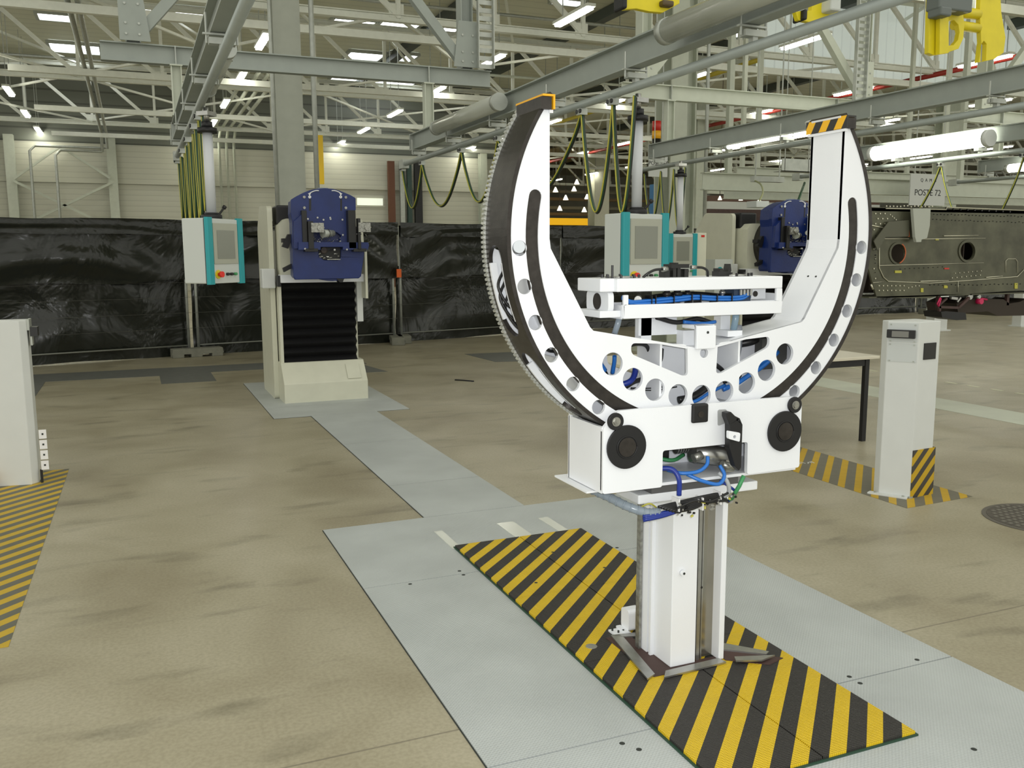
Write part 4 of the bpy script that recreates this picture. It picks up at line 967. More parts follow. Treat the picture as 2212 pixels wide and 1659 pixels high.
#PART4
# ================================================================== OVERHEAD RAILS AND HANGER FRAMES
def rail(X, y0, y1, lab, plab):
    t = thing('monorail_beam', lab, 'overhead beam', (X, y1, 2.76), 'overhead monorail beams'); s = Sub(t)
    s.part(MB().ibeam((X-0.01, y0, 2.79), (X-0.01, y1, 2.79), 0.10, 0.18, 0.01), 'beam', beamgrey)
    s.part(MB().box(X-0.065, X+0.045, y1, y1+0.012, 2.695, 2.885), 'end_plate', galv)
    t2 = thing('cable_trolley_rail', plab, 'rail pipe', (X, y1, 2.55), 'round cable rails'); s2 = Sub(t2)
    s2.part(MB().tube([(X, y0, 2.585), (X, y1+0.55, 2.585)], 0.029, 12), 'pipe', pipegrey)
    s2.part(MB().box(X-0.04, X+0.04, y1+0.40, y1+0.56, 2.535, 2.635), 'end_stop', galv)
    pr = None; y = y1-0.15
    while y > y0:
        if pr is None:
            mb = MB().box(X-0.07, X+0.07, y-0.03, y+0.03, 2.635, 2.668).box(X-0.016, X+0.016, y-0.02, y+0.02, 2.61, 2.64)
            for dx in (-0.10, 0.06): mb.cyl((X+dx+0.02, y, 2.64), (X+dx+0.02, y, 2.80 if dx < 0 else 2.72), 0.007, 6)
            mb.box(X-0.10, X+0.08, y-0.012, y+0.012, 2.684, 2.694)
            pr = s2.part(mb, 'bracket', galv); py_ = y
        else:
            c = pr.copy(); COL.objects.link(c); c.parent = t2; c.location.y = pr.location.y+(y-py_)
        y -= 1.22
rail(0.52, 2.0, 10.35, 'grey overhead monorail beam over the left side, running away to the back', 'grey cable rail pipe carrying the left control cabinet')
rail(3.12, 1.6, 10.35, 'grey overhead monorail beam passing behind the left tip of the ring', 'grey cable rail pipe carrying the right control cabinet')
rail(6.25, 2.0, 10.2, 'grey overhead monorail beam passing behind the right tip of the ring', 'grey cable rail pipe behind the striped right tip of the ring')
rail(9.0, 2.5, 10.2, 'pale overhead monorail beam behind the big lit tube lamp', 'pale cable rail pipe under the big lit tube lamp')
rail(12.1, 3.0, 10.2, 'overhead monorail beam of the third station, above the grey wing box', 'cable rail pipe above the far end of the grey wing box')
def frame(xc, lab, full=True):
    Y = 9.85; t = thing('hanger_frame', lab, 'hanger frame', (xc, Y, 3.45), 'hanger frames for the monorail beams'); s = Sub(t)
    s.part(MB().ibeam((xc-2.02, Y, 3.46), (xc+2.02, Y, 3.46), 0.10, 0.18, 0.012), 'cross_beam', beamgrey if xc < 5 else framecream)
    for sg in (-1, 1):
        xr = xc+sg*1.31
        s.part(MB().ibeam((xr-0.03, Y, 2.885), (xr-0.03, Y, 3.37), 0.10, 0.10, 0.01, up=(1, 0, 0)).box(xr-0.09, xr+0.03, Y-0.06, Y+0.06, 3.36, 3.372).box(xr-0.09, xr+0.03, Y-0.06, Y+0.06, 2.882, 2.892), 'stub_post', framecream)
        s.part(MB().box(xr-0.035, xr-0.025, Y-0.055, Y+0.055, 3.372, 3.55), 'stiffener', galv)
        xh = xc+sg*1.72
        s.part(MB().ibeam((xh, Y, 3.55), (xh, Y, 8.98), 0.16, 0.14, 0.012, up=(1, 0, 0)), 'hanger_post', framecream if xc > 5 else beamgrey)
        s.part(MB().bar((xh-sg*0.08, Y-0.02, 3.66), (xh-sg*1.75, Y-0.02, 5.6), 0.09, 0.10), 'diagonal_brace', framecream if xc > 5 else beamgrey)
        s.part(MB().prism([(xh-0.16, 3.56), (xh+0.12, 3.56), (xh+0.12, 4.05), (xh-0.1, 4.05)] if sg > 0 else [(xh-0.12, 3.56), (xh+0.16, 3.56), (xh+0.1, 4.05), (xh-0.12, 4.05)], Y-0.09, Y-0.075), 'gusset_plate', framecream if xc > 5 else beamgrey)
        b = MB()
        for bx in (-0.06, 0.06):
            for bz in (3.62, 3.72, 3.9): b.cyl((xh+bx, Y-0.10, bz), (xh+bx, Y-0.09, bz), 0.012, 6)
        s.part(b, 'bolt', galv)
frame(1.85, 'grey steel hanger frame over the left blue machine')
frame(7.6, 'pale steel hanger frame between the ring arms')
frame(13.35, 'pale steel hanger frame over the wing box')
# further back low frames seen between the cabinet and the right arm
for Y, x0, x1, z, lab in [(12.5, 8.6, 16.5, 2.65, 'long pale low beam behind the right machine'), (15.5, 11.5, 24, 3.1, 'farther pale low beam above the wing box'), (18, 13, 30, 2.9, 'farthest pale low beam above the wing box')]:
    t = thing('low_beam', lab, 'beam', (x0, Y, z)); s = Sub(t)
    s.part(MB().ibeam((x0, Y, z), (x1, Y, z), 0.12, 0.28, 0.015), 'beam_web', framecream)
    x = x0+0.5
    while x < x1: s.part(MB().bar((x, Y, z+0.13), (x, Y, 8.98), 0.09, 0.09), 'hanger_post', framecream); x += 5.2
a = atY(1690, 342, 11.5); b = atY(1752, 372, 11.5)
tag(MB().box(a.x, b.x+0.2, 11.5, 11.52, b.z, a.z).box(a.x, b.x+0.2, 11.5, 11.7, b.z, b.z+0.01).box(a.x+0.05, a.x+0.06, 11.5, 11.51, b.z, 9).box(b.x-0.06, b.x-0.05, 11.5, 11.51, b.z, 9).build('cable_tray', galv), 'short grey cable tray left of the right ring arm', 'cable tray')
a = atY(1625, 388, 11.0); b = atY(1690, 378, 11.0)
tag(MB().box(a.x, b.x, 10.95, 11.05, a.z-0.03, a.z+0.05).box(a.x+0.05, a.x+0.06, 10.99, 11.01, a.z, 9).box(b.x-0.06, b.x-0.05, 10.99, 11.01, a.z, 9).build('cable_tray', galv), 'small perforated cable tray above the right blue machine', 'cable tray')

# tube lamps fixed along the beams
def tube_lamp(X, y0, y1, z, r, m, lab, capm=galv, hang=0.0):
    t = thing('tube_lamp', lab, 'tube lamp', (X, (y0+y1)/2, z)); s = Sub(t)
    s.part(MB().cyl((X, y0+0.05, z), (X, y1-0.05, z), r, 20), 'tube', m)
    s.part(MB().cyl((X, y0, z), (X, y0+0.06, z), r*1.05, 20), 'end_cap', capm); s.part(MB().cyl((X, y1-0.06, z), (X, y1, z), r*1.05, 20), 'end_cap', capm)
    for q in (0.2, 0.8):
        y = y0+(y1-y0)*q; s.part(MB().box(X, X+0.005+r, y-0.02, y+0.02, z-0.01, z+0.01), 'clip', galv)
tube_lamp(2.975, 7.35, 9.1, 2.79, 0.072, tubeoff, 'unlit tube lamp along the beam left of the ring tip')
tube_lamp(2.975, 2.9, 4.75, 2.79, 0.072, tubeoff, 'unlit tube lamp on the near end of the beam at the top right')
a = atX(475, 175, 0.60)
tube_lamp(0.60, a.y-0.6, a.y+0.9, 2.72, 0.05, tubeoff, 'unlit tube lamp on the left monorail beam')
tube_lamp(8.84, 7.35, 9.1, 2.745, 0.088, tubeglow, 'big lit fluorescent tube lamp right of the ring', capm=postwhite)
tube_lamp(6.36, 7.3, 8.8, 2.70, 0.028, tubeglow, 'thin lit tube lamp left of the striped ring tip', capm=postwhite)
tube_lamp(11.9, 8.0, 9.6, 2.70, 0.06, tubeglow, 'lit tube lamp above the far part of the wing box')

# festoon cables
def festoon(X, pts, lab, r=0.0105, two=True):
    t = thing('festoon_cable', lab, 'cable', (X, pts[0][0], 2.5), 'festoon cables'); s = Sub(t)
    P = smooth_path([(X, y, z) for y, z in pts], 8)
    s.part(MB().tube(P, r, 8), 'green_cable', cablegreen)
    s.part(MB().tube([p+Vector((-0.013, -0.008, -0.004)) for p in P], r*(0.5 if X > 1 else 0.38), 6), 'yellow_cable', cableyellow)
    s.part(MB().tube([p+Vector((0.012, 0.004, -0.01)) for p in P], r*0.9, 6), 'dark_cable', black)
def loop(ya, za, yb_, zb_, low):
    m = (ya+yb_)/2; k = (yb_-ya)
    return [(ya, za), (ya+k*0.10, za-(za-low)*0.35), (ya+k*0.30, low+(za-low)*0.18), (m, low), (ya+k*0.70, low+(zb_-low)*0.18), (ya+k*0.90, zb_-(zb_-low)*0.35), (yb_, zb_)]
def trolley(X, y, lab):
    t = thing('cable_trolley', lab, 'trolley', (X, y, 2.5), 'cable trolleys'); s = Sub(t)
    s.part(MB().box(X-0.03, X+0.03, y-0.03, y+0.03, 2.51, 2.556), 'body', galv)
    s.part(MB().cyl((X-0.035, y-0.025, 2.535), (X-0.025, y-0.025, 2.535), 0.016, 10).cyl((X-0.035, y+0.025, 2.535), (X-0.025, y+0.025, 2.535), 0.016, 10), 'roller', black)
RL = [(10.9, 10.09, 2.05), (10.09, 8.74, 2.02), (8.74, 7.75, 2.0), (7.75, 6.09, 1.98), (6.09, 5.62, 1.80), (5.62, 5.33, 1.78)]
nm = ['farthest hanging festoon loop at the end of the cable rail left of the ring', 'festoon loop left of the ring, second from the rail end', 'festoon loop half hidden by the black rim of the ring', 'wide festoon loop crossing the ring opening',
      'tight festoon loop beside the right cabinet tube, left one', 'tight festoon loop right beside the right cabinet tube']
for (ya, yb_, low), n_ in zip(RL, nm): festoon(3.12, loop(ya, 2.53, yb_, 2.53, low), n_)
for y, n_ in zip((10.9, 10.09, 8.74, 7.75, 6.09, 5.62), ('at the far end of the middle rail', 'second from the end of the middle rail', 'third from the end of the middle rail', 'hidden behind the black rim', 'above the ring opening', 'nearest the right cabinet tube')):
    trolley(3.12, y, 'cable trolley ' + n_)
LL = [(10.85, 10.3, 1.90), (10.3, 9.75, 1.86), (9.75, 9.25, 1.84), (9.25, 8.8, 1.82), (8.8, 8.35, 1.80), (8.35, 7.9, 1.80), (7.9, 7.5, 1.82), (7.5, 7.2, 1.84)]
for k, (ya, yb_, low) in enumerate(LL): festoon(0.535+0.008*(k % 3), loop(ya, 2.53, yb_, 2.53, low), 'bunched festoon loop beside the left cabinet tube', 0.0085)
for y in (10.85, 9.75, 8.8, 7.9, 7.35): trolley(0.52, y, 'cable trolley on the left rail above the bunched loops')
R2 = [(10.4, 10.0, 1.9), (10.0, 9.7, 1.85), (9.7, 9.45, 1.8)]
for k, (ya, yb_, low) in enumerate(R2): festoon(6.25, loop(ya, 2.53, yb_, 2.53, low), 'festoon loop hanging by the pale column, number %s from the left' % ('one', 'two', 'three')[k], 0.010)
R3 = [(9.55, 8.15, 1.70), (8.15, 7.05, 1.62), (7.05, 5.9, 1.70)]
for k, (ya, yb_, low) in enumerate(R3):
    festoon(9.0, loop(ya, 2.53, yb_, 2.53, low), ('bright yellow festoon loop just right of the ring rim', 'bright yellow festoon loop under the big lit tube lamp', 'festoon loop at the right edge of the picture')[k], 0.010)
for y in (8.15, 7.05): trolley(9.0, y, 'cable trolley under the big lit tube lamp' if y > 7 else 'cable trolley at the right edge of the picture')

# ------------------------------------------------------------------ control cabinets
def cabinet(x, y, ang, zb, zt, lab, zrail=2.56, W_=0.40, D_=0.22):
    t = thing('control_cabinet', lab, 'control cabinet', (0, 0, 0), 'hanging control cabinets'); s = Sub(t); h = zt-zb
    w2, d2 = W_/2, D_/2
    s.part(MB().box(-w2, w2, -d2+0.03, d2, 0, h), 'housing', cabgrey, bevel=0.008)
    s.part(MB().box(-w2+0.004, w2-0.004, -d2+0.022, -d2+0.03, 0.004, h-0.004), 'door_seal', black)
    door = s.part(MB().box(-w2+0.05, w2-0.05, -d2, -d2+0.024, 0.0, h-0.005), 'door', cabgrey, bevel=0.004)
    for sg in (-1, 1):
        s.part(MB().prism(rounded([(sg*(w2-0.055), -d2-0.012), (sg*(w2+0.004), -d2-0.012), (sg*(w2+0.004), -d2+0.024), (sg*(w2-0.055), -d2+0.024)], 0.012), -0.006, h+0.006, plane='XY'), 'teal_handle_bar', teal)
    s.part(MB().box(-w2+0.062, w2-0.062, -d2-0.006, -d2, h*0.30, h-0.035), 'screen_frame', mat('screen_bezel', (0.38, 0.39, 0.32), 0.4), bevel=0.002, parent=door)
    s.part(MB().box(-w2+0.10, w2-0.10, -d2-0.0085, -d2-0.006, h*0.38, h-0.085), 'screen', screenm, parent=door)
    z = h*0.14
    s.part(MB().cyl((-w2+0.10, -d2, z), (-w2+0.10, -d2-0.006, z), 0.032, 20), 'yellow_stop_plate', mat('stop_yellow', (0.75, 0.62, 0.02), 0.4), parent=door)
    s.part(MB().cyl((-w2+0.10, -d2-0.006, z), (-w2+0.10, -d2-0.03, z), 0.012, 14).cyl((-w2+0.10, -d2-0.024, z), (-w2+0.10, -d2-0.042, z), 0.022, 20), 'emergency_stop_button', mat('stop_red', (0.75, 0.02, 0.01), 0.35), parent=door)
    for k, m_ in enumerate((black, black, hosegreen)):
        s.part(MB().cyl((-w2+0.20+0.045*k, -d2, z), (-w2+0.20+0.045*k, -d2-0.02, z), 0.011, 14), 'push_button', m_, parent=door)
    s.part(MB().cyl((0, 0, h), (0, 0, h+0.03), 0.075, 24).cyl((0, 0, h+0.03), (0, 0, h+0.045), 0.05, 24), 'swivel_base', rubber, bevel=0.004)
    s.part(MB().cyl((0, 0, h+0.04), (0, 0, zrail-zb-0.18), 0.036, 22), 'hanging_tube', mat('tube_pale_grey', (0.58, 0.60, 0.62), 0.35))
    zt_ = zrail-zb-0.18
    s.part(MB().cyl((0, 0, zt_), (0, 0, zt_+0.035), 0.07, 24).cyl((0, 0, zt_+0.035), (0, 0, zt_+0.08), 0.04, 20), 'swivel_head', rubber)
    s.part(MB().cyl((0, 0, zt_+0.08), (0, 0, zrail-zb), 0.02, 12).box(-0.05, 0.05, -0.05, 0.05, zt_+0.12, zt_+0.15), 'trolley_stem', steel)
    s.part(MB().cyl((0.05, -0.03, h+0.035), (0.085, -0.05, h+0.085), 0.008, 8).cyl((0.08, -0.047, h+0.078), (0.092, -0.054, h+0.095), 0.015, 10), 'clamp_lever', black)
    t.location = (x, y, zb); t.rotation_euler.z = ang
    return t
cabinet(0.555, 7.05, radians(47), 1.295, 1.765, 'grey hanging control cabinet with teal bars in front of the black fence')
cabinet(3.20, 5.42, radians(10), 1.28, 1.765, 'grey hanging control cabinet with teal bars seen inside the ring opening', W_=0.40, D_=0.20)
cabinet(5.96, 9.1, radians(-8), 1.22, 1.72, 'smaller-looking hanging control cabinet with dark screen behind the larger one', W_=0.36, D_=0.20)
a = atY(1503, 503, 9.0); b = atY(1524, 600, 9.0)
t = thing('junction_cabinet', 'narrow cream cabinet with red label beside the far control cabinet', 'cabinet', (a.x, 9.0, 0)); s = Sub(t)
s.part(MB().box(a.x, b.x, 9.0, 9.2, 0.0, a.z), 'body', cream, bevel=0.004)
s.part(MB().box(b.x-0.075, b.x-0.03, 8.996, 9.0, a.z-0.05, a.z-0.025), 'red_label', redm)

# ------------------------------------------------------------------ machines
def machine(dx, lab, prim=True):
    t = thing('lifting_machine', lab, 'machine', (1.76+dx, 9.6, 0)); s = Sub(t)
    def P(mb, nm, m, **k):
        mb.v = [(p[0]+dx, p[1], p[2]) for p in mb.v]; return s.part(mb, nm, m, **k)
    P(MB().prism([(9.15, 0), (9.15, 0.20), (9.33, 0.40), (9.62, 0.40), (9.62, 0)], 1.335, 2.195, plane='YZ'), 'base_cover', cream, bevel=0.006)
    P(MB().prism([(9.164, 0.222), (9.290, 0.362), (9.286, 0.366), (9.160, 0.226)], 1.99, 2.13, plane='YZ'), 'base_hatch', cream)
    P(MB().prism(rounded([(9.5, 0), (9.5, 1.99), (10.1, 2.02), (10.32, 1.78), (10.32, 0)], 0.06), 1.285, 1.335, plane='YZ'), 'tower_side_panel', cream, bevel=0.006)
    P(MB().box(1.335, 2.20, 9.62, 10.3, 0, 1.75), 'tower', cream, bevel=0.01)
    mb = MB(); z = 0.40; k = 0; prof = []
    while z < 1.215: prof.append((9.355 if k % 2 == 0 else 9.42, z)); z += 0.048; k += 1
    prof += [(9.42, 1.22), (9.60, 1.22), (9.60, 0.40)]
    P(MB().prism(prof, 1.375, 2.14, plane='YZ'), 'bellows', rubber)
    P(MB().box(1.345, 1.375, 9.36, 9.6, 0.40, 1.22), 'bellows_guide', cream); P(MB().box(2.14, 2.17, 9.45, 9.6, 0.40, 1.22), 'bellows_guide', cream)
    P(MB().box(2.15, 2.21, 9.34, 9.42, 0.80, 1.32), 'scale_cover', postwhite)
    P(MB().box(1.36, 2.22, 9.24, 9.44, 1.22, 1.30), 'carriage_lip', ringwhite, bevel=0.004)
    P(MB().prism(rounded([(1.37, 1.25), (1.37, 1.80), (1.43, 1.86), (2.22, 1.86), (2.24, 1.25)], 0.02), 9.30, 9.60), 'carriage', cream)
    P(MB().box(2.20, 2.225, 9.16, 9.40, 1.05, 1.55), 'carriage_guard', cream)
    P(MB().box(1.37, 1.62, 9.45, 9.75, 1.80, 2.0), 'drive_housing', rubber, bevel=0.02)
    P(MB().box(1.20, 1.33, 9.42, 9.60, 1.16, 1.36), 'terminal_box', postwhite, bevel=0.01)
    P(MB().box(1.335, 1.37, 9.30, 9.42, 1.18, 1.29), 'black_stop', rubber, bevel=0.004)
    # bearing disc behind the blue head
    P(MB().cyl((1.815, 9.16, 1.60), (1.815, 9.30, 1.60), 0.355, 48), 'bearing_ring', darksteel)
    P(MB().box(1.37, 1.44, 9.10, 9.20, 1.62, 1.66).prism([(1.36, 1.58), (1.42, 1.70), (1.47, 1.70), (1.42, 1.56)], 9.08, 9.14).prism([(1.36, 1.37), (1.46, 1.42), (1.47, 1.38), (1.37, 1.33)], 9.08, 9.14), 'handle_lug', rubber)
    YB = 8.92
    def q(x, y): v = atY(600+x/7.214, 390+y/7.214, YB); return (v.x, v.z)
    body = [q(*p) for p in [(205, 300), (300, 240), (400, 190), (500, 150), (600, 128), (730, 118), (860, 128), (960, 155), (1050, 190), (1140, 228), (1215, 272), (1218, 460), (1195, 480), (1195, 955), (1360, 960), (1392, 1000), (1350, 1110), (1340, 1200), (1300, 1490), (1265, 1525), (275, 1545), (245, 1500), (230, 900), (225, 640), (200, 500)]]
    win = [q(*p) for p in [(480, 860), (560, 800), (760, 780), (920, 810), (990, 860), (960, 960), (500, 960)]]
    win2 = rounded([q(640, 1040), q(985, 1040), q(985, 1200), q(935, 1240), q(720, 1240), q(640, 1170)], 0.01)
    bl = P(MB().prism(body, YB, YB+0.06, [win, win2]), 'blue_head_plate', blue, bevel=0.006)
    P(MB().prism([(x*0.97+0.03*1.8, z*0.97+0.03*1.65) for x, z in body], YB+0.06, 9.16), 'blue_head_body', blue)
    P(MB().prism([q(240, 640), q(370, 520), q(370, 1060), q(240, 1060)], YB-0.05, YB), 'left_cheek', blue)
    P(MB().prism([q(300, 960), q(1375, 965), q(1390, 1010), q(1370, 1080), q(300, 1080)], YB-0.09, YB, [[q(640, 1035), q(985, 1035), q(985, 1079), q(640, 1079)]]), 'blue_shelf', blue, bevel=0.004)
    bo = MB()
    for p in [(410, 258), (1058, 262), (412, 424), (1058, 427)]:
        a = q(*p); bo.cyl((a[0], YB-0.012, a[1]), (a[0], YB, a[1]), 0.013, 14)
    P(bo, 'bolt', steeld)
    bo = MB()
    for p in [(618, 578), (815, 580), (855, 1080), (1045, 1075), (710, 612), (468, 598), (1012, 848), (820, 600), (400, 1065), (1005, 610)]:
        a = q(*p); bo.cyl((a[0], YB-0.01 if p[1] < 900 else YB-0.1, a[1]), (a[0], YB-0.001, a[1]), 0.009, 10)
    P(bo, 'screw', steel)
    # slots
    for x0, x1 in ((487, 520), (975, 1000)):
        P(MB().prism([q(x0, 285), q(x1, 285), q(x1, 470), q(x0, 470)], YB-0.002, YB+0.001), 'slot', black)
    # arrows and round marks
    for sg, cx in ((-1, 497), (1, 979)):
        a = q(cx, 255); d = P(MB().cyl((a[0], YB-0.004, a[1]), (a[0], YB-0.001, a[1]), 0.014, 20), 'round_mark', whitemark)
        P(MB().box(a[0]-0.006, a[0]+0.006, YB-0.0055, YB-0.004, a[1]-0.001, a[1]+0.001) if sg < 0 else MB().box(a[0]-0.006, a[0]+0.006, YB-0.0055, YB-0.004, a[1]-0.001, a[1]+0.001).box(a[0]-0.001, a[0]+0.001, YB-0.0055, YB-0.004, a[1]-0.006, a[1]+0.006), 'mark_sign', inkblack)
        mid = 640 if sg < 0 else 840
        pts = [q(mid, 158), q((mid*2+cx)/3, 158), q((mid+2*cx)/3, 172), q(cx+sg*5, 200)]
        pp = smooth_path([(a_[0], YB-0.003, a_[1]) for a_ in pts], 6)
        ar = MB().tube(pp, 0.005, 6); e = q(cx+sg*4, 200); tip = q(cx, 236)
        ar.prism([(e[0]-0.014, e[1]), (e[0]+0.014, e[1]), (tip[0], tip[1])], YB-0.005, YB-0.001)
        P(ar, 'arrow_mark', whitemark)
    # black uprights
    def blk(x0, x1, y0, y1, d0, d1, nm, m_):
        a = q(x0, y1); b = q(x1, y0); return P(MB().box(a[0], b[0], YB-d1, YB-d0, a[1], b[1]), nm, m_, bevel=0.003)
    blk(375, 430, 470, 1060, 0.0, 0.07, 'guide_upright', black)
    blk(455, 520, 640, 1070, 0.02, 0.11, 'guide_upright', black)
    blk(1080, 1180, 470, 1060, 0.0, 0.09, 'guide_upright', black)
    blk(1215, 1245, 595, 1070, 0.05, 0.12, 'guide_upright', black)
    blk(400, 600, 1060, 1110, 0.0, 0.10, 'dark_foot', black); blk(1150, 1350, 1060, 1110, 0.0, 0.10, 'dark_foot', black)
    # gadgets: two toothed chucks, chips and fittings
    for (cx, cy) in ((620, 740), (1340, 735)):
        a = q(cx, cy); g = MB().cyl((a[0], YB-0.16, a[1]), (a[0], YB-0.05, a[1]), 0.030, 16).box(a[0]-0.085, a[0]+0.035, YB-0.14, YB-0.06, a[1]-0.045, a[1]+0.045)
        for k in range(10): g.cyl((a[0]-0.026+0.058*cos(k*0.63), YB-0.155, a[1]+0.042*sin(k*0.63)), (a[0]-0.026+0.058*cos(k*0.63), YB-0.14, a[1]+0.042*sin(k*0.63)), 0.007, 6)
        P(g, 'clamping_chuck', steeld)
    a = q(700, 830); P(MB().cyl((a[0]-0.02, YB-0.10, a[1]), (a[0]+0.10, YB-0.03, a[1]+0.005), 0.042, 20, r2=0.03), 'motor_body', galv)
    P(MB().tube([(a[0]+0.055*cos(k*pi/10), YB-0.10, a[1]+0.055*sin(k*pi/10)) for k in range(-8, 4)], 0.003, 6), 'hose_loop', black)
    rn = random.Random(5); fr = MB()
    for _ in range(46):
        x = rn.uniform(500, 960); y = rn.uniform(850, 955); c = q(x, y); l = rn.uniform(0.004, 0.014)
        fr.bar((c[0], YB-0.03-rn.random()*0.05, c[1]), (c[0]+rn.uniform(-l, l)*2, YB-0.04, c[1]+rn.uniform(-l, l)), 0.005, 0.005)
    for _ in range(16):
        x = rn.uniform(1110, 1370); y = rn.uniform(790, 900); c = q(x, y); l = rn.uniform(0.006, 0.016)
        fr.bar((c[0], YB-0.08, c[1]), (c[0]+rn.uniform(-l, l)*2, YB-0.07, c[1]+rn.uniform(-l, l)), 0.006, 0.006)
    P(fr, 'small_fittings', steel, kind='stuff')
    P(MB().box(q(640, 900)[0], q(985, 900)[0], YB+0.03, YB+0.05, q(0, 1240)[1], q(0, 1040)[1]), 'window_back', black)
    a = q(715, 1085); P(MB().cyl((a[0], YB-0.02, a[1]), (a[0], YB+0.03, a[1]), 0.028, 20).tube([(a[0]+0.034*cos(k*pi/8), YB-0.02, a[1]+0.034*sin(k*pi/8)) for k in range(-7, 4)], 0.003, 6), 'pulley', mat('pulley_brown', (0.06, 0.04, 0.03), 0.4))
    fr = MB()
    for _ in range(14):
        x = rn.uniform(650, 980); y = rn.uniform(1120, 1225); c = q(x, y); l = rn.uniform(0.008, 0.02)
        fr.bar((c[0], YB-0.01, c[1]), (c[0]+rn.uniform(-l, l)*2, YB-0.015, c[1]+rn.uniform(-l, l)), 0.007, 0.007)
    fr.box(q(725, 0)[0], q(935, 0)[0], YB-0.012, YB-0.004, q(0, 1242)[1], q(0, 1228)[1])
    P(fr, 'window_fittings', steeld, kind='stuff')
    pr = [(1.815+0.30*cos(a_), 1.475+0.235*sin(a_)) for a_ in [pi+0.55+k*(pi-1.1)/14 for k in range(15)]]
    P(MB().prism(pr, YB+0.02, YB+0.2), 'blue_chin', blue)
    a = q(965, 1555); P(MB().prism([(a[0]-0.03, a[1]+0.02), (a[0]+0.045, a[1]+0.015), (a[0]+0.03, a[1]-0.02), (a[0], a[1]-0.02)], YB+0.0, YB+0.12), 'lower_lug', rubber)
    tb = q(640, 118); te = q(800, 122); P(MB().box(tb[0], te[0], YB+0.05, YB+0.1, tb[1]-0.02, tb[1]+0.008), 'top_plug', hoseclear)
    return t, P
machine(0, 'blue-headed lifting machine with black bellows on a cream base, left of the ring')
m2, P2 = machine(5.72, 'blue-headed lifting machine half hidden behind the right arm of the ring')
P2(MB().cyl((1.93, 8.72, 1.72), (1.70, 8.6, 1.73), 0.028, 14).cyl((1.95, 8.72, 1.72), (1.93, 8.70, 1.72), 0.04, 14), 'side_cylinder', steeld)
P2(MB().box(1.95, 2.20, 8.6, 8.85, 1.66, 1.84), 'dark_clamp_body', mat('olive_black', (0.03, 0.03, 0.02), 0.4))
P2(MB().box(0.86, 1.12, 9.25, 9.45, 0.9, 1.42), 'pipe_box', cabgrey)
for dx in (0.93, 1.02): P2(MB().cyl((dx, 9.25, 1.3), (dx, 9.235, 1.3), 0.028, 16), 'oval_window', teal)
a = atY(1637, 440, 9.6)
tag(MB().box(a.x-0.1, a.x+0.1, 9.5, 9.7, a.z-0.05, a.z+0.03).build('junction_box', cabgrey, bevel=0.005), 'small grey box on top of the right blue machine', 'box')
tag(MB().tube(smooth_path([atY(1640, 435, 9.6), atY(1648, 415, 9.9), atY(1643, 398, 10.5), atY(1630, 390, 11)], 6), 0.012, 6).build('feed_cable', mat('pale_green_cable', (0.3, 0.32, 0.15), 0.5)), 'pale green cable rising from the small grey box', 'cable')
tag(MB().tube([atY(1720, 445, 9.4), atY(1738, 395, 9.9)], 0.016, 6).build('feed_cable', cablegreen), 'dark cable rising behind the right blue machine', 'cable')

# ------------------------------------------------------------------ light curtain posts
def q2(x, y): return x, y
t = thing('light_curtain_post', 'square white post with black reader and striped foot on the right', 'post', (4.40, 4.1, 0)); s = Sub(t)
s.part(MB().prism([(4.215, 4.135), (4.315, 3.985), (4.505, 4.005), (4.505, 4.20), (4.235, 4.20)], 0.002, 1.085, plane='XY'), 'post_body', postwhite, bevel=0.004)
PA, PB = Vector((4.215, 4.135, 0)), Vector((4.315, 3.985, 0)); dd = (PB-PA).normalized(); nn = Vector((dd.y, -dd.x, 0))
def onface(A, d, n, u0, u1, z0, z1, t0, t1, mb):
    vs = []
    for tt in (t0, t1):
        for u, z in ((u0, z0), (u1, z0), (u1, z1), (u0, z1)): vs.append(A+d*u+n*tt+Vector((0, 0, z)))
    return mb.add(vs, [(3, 2, 1, 0), (4, 5, 6, 7), (0, 1, 5, 4), (1, 2, 6, 5), (2, 3, 7, 6), (3, 0, 4, 7)])
if nn.dot(Vector((-1, -0.5, 0))) < 0: nn = -nn
s.part(onface(PA, dd, nn, 0.005, 0.17, 0.96, 1.075, 0, 0.003, MB()), 'upper_cover', mat('cover_plate_grey', (0.58, 0.61, 0.60), 0.4))
s.part(onface(PA, dd, nn, 0.005, 0.17, 0.84, 0.952, 0, 0.003, MB()), 'lower_cover', mat('cover_plate_grey', (0.58, 0.61, 0.60), 0.4))
rd = s.part(onface(PA, dd, nn, 0.0, 0.16, 0.985, 1.035, 0.003, 0.03, MB()), 'reader', black, bevel=0.003)
s.part(onface(PA, dd, nn, 0.03, 0.125, 0.992, 1.028, 0.03, 0.033, MB()), 'reader_window', mat('reader_grey', (0.2, 0.2, 0.18), 0.4), parent=rd)
sc = MB()
for u in (0.018, 0.155):
    for z in (0.845, 0.945, 0.965, 1.065): onface(PA, dd, nn, u-0.005, u+0.005, z-0.004, z+0.004, 0.003, 0.006, sc)
s.part(sc, 'screw', galv)
fA, fB = Vector((4.315, 3.985, 0)), Vector((4.505, 4.005, 0)); fd = (fB-fA).normalized(); fn = Vector((fd.y, -fd.x, 0))
s.part(onface(fA, fd, fn, 0.045, 0.155, 0.855, 0.955, 0, 0.005, MB()), 'black_panel', black)
s.part(onface(fA, fd, fn, 0.002, 0.21, 0.0, 0.30, 0, 0.006, MB()).add([fB+fd*0.02+Vector((0, 0, z)) for z in (0, 0.30)]+[fB+fd*0.02+Vector((0, 0.05, z)) for z in (0.30, 0)], [(0, 1, 2, 3)]), 'striped_foot_plate', poststripe)
s.part(MB().prism([(4.155, 4.17), (4.195, 4.19), (4.32, 4.0), (4.27, 3.965)], 0.002, 0.012, plane='XY'), 'foot_flange', postwhite, bevel=0.002)
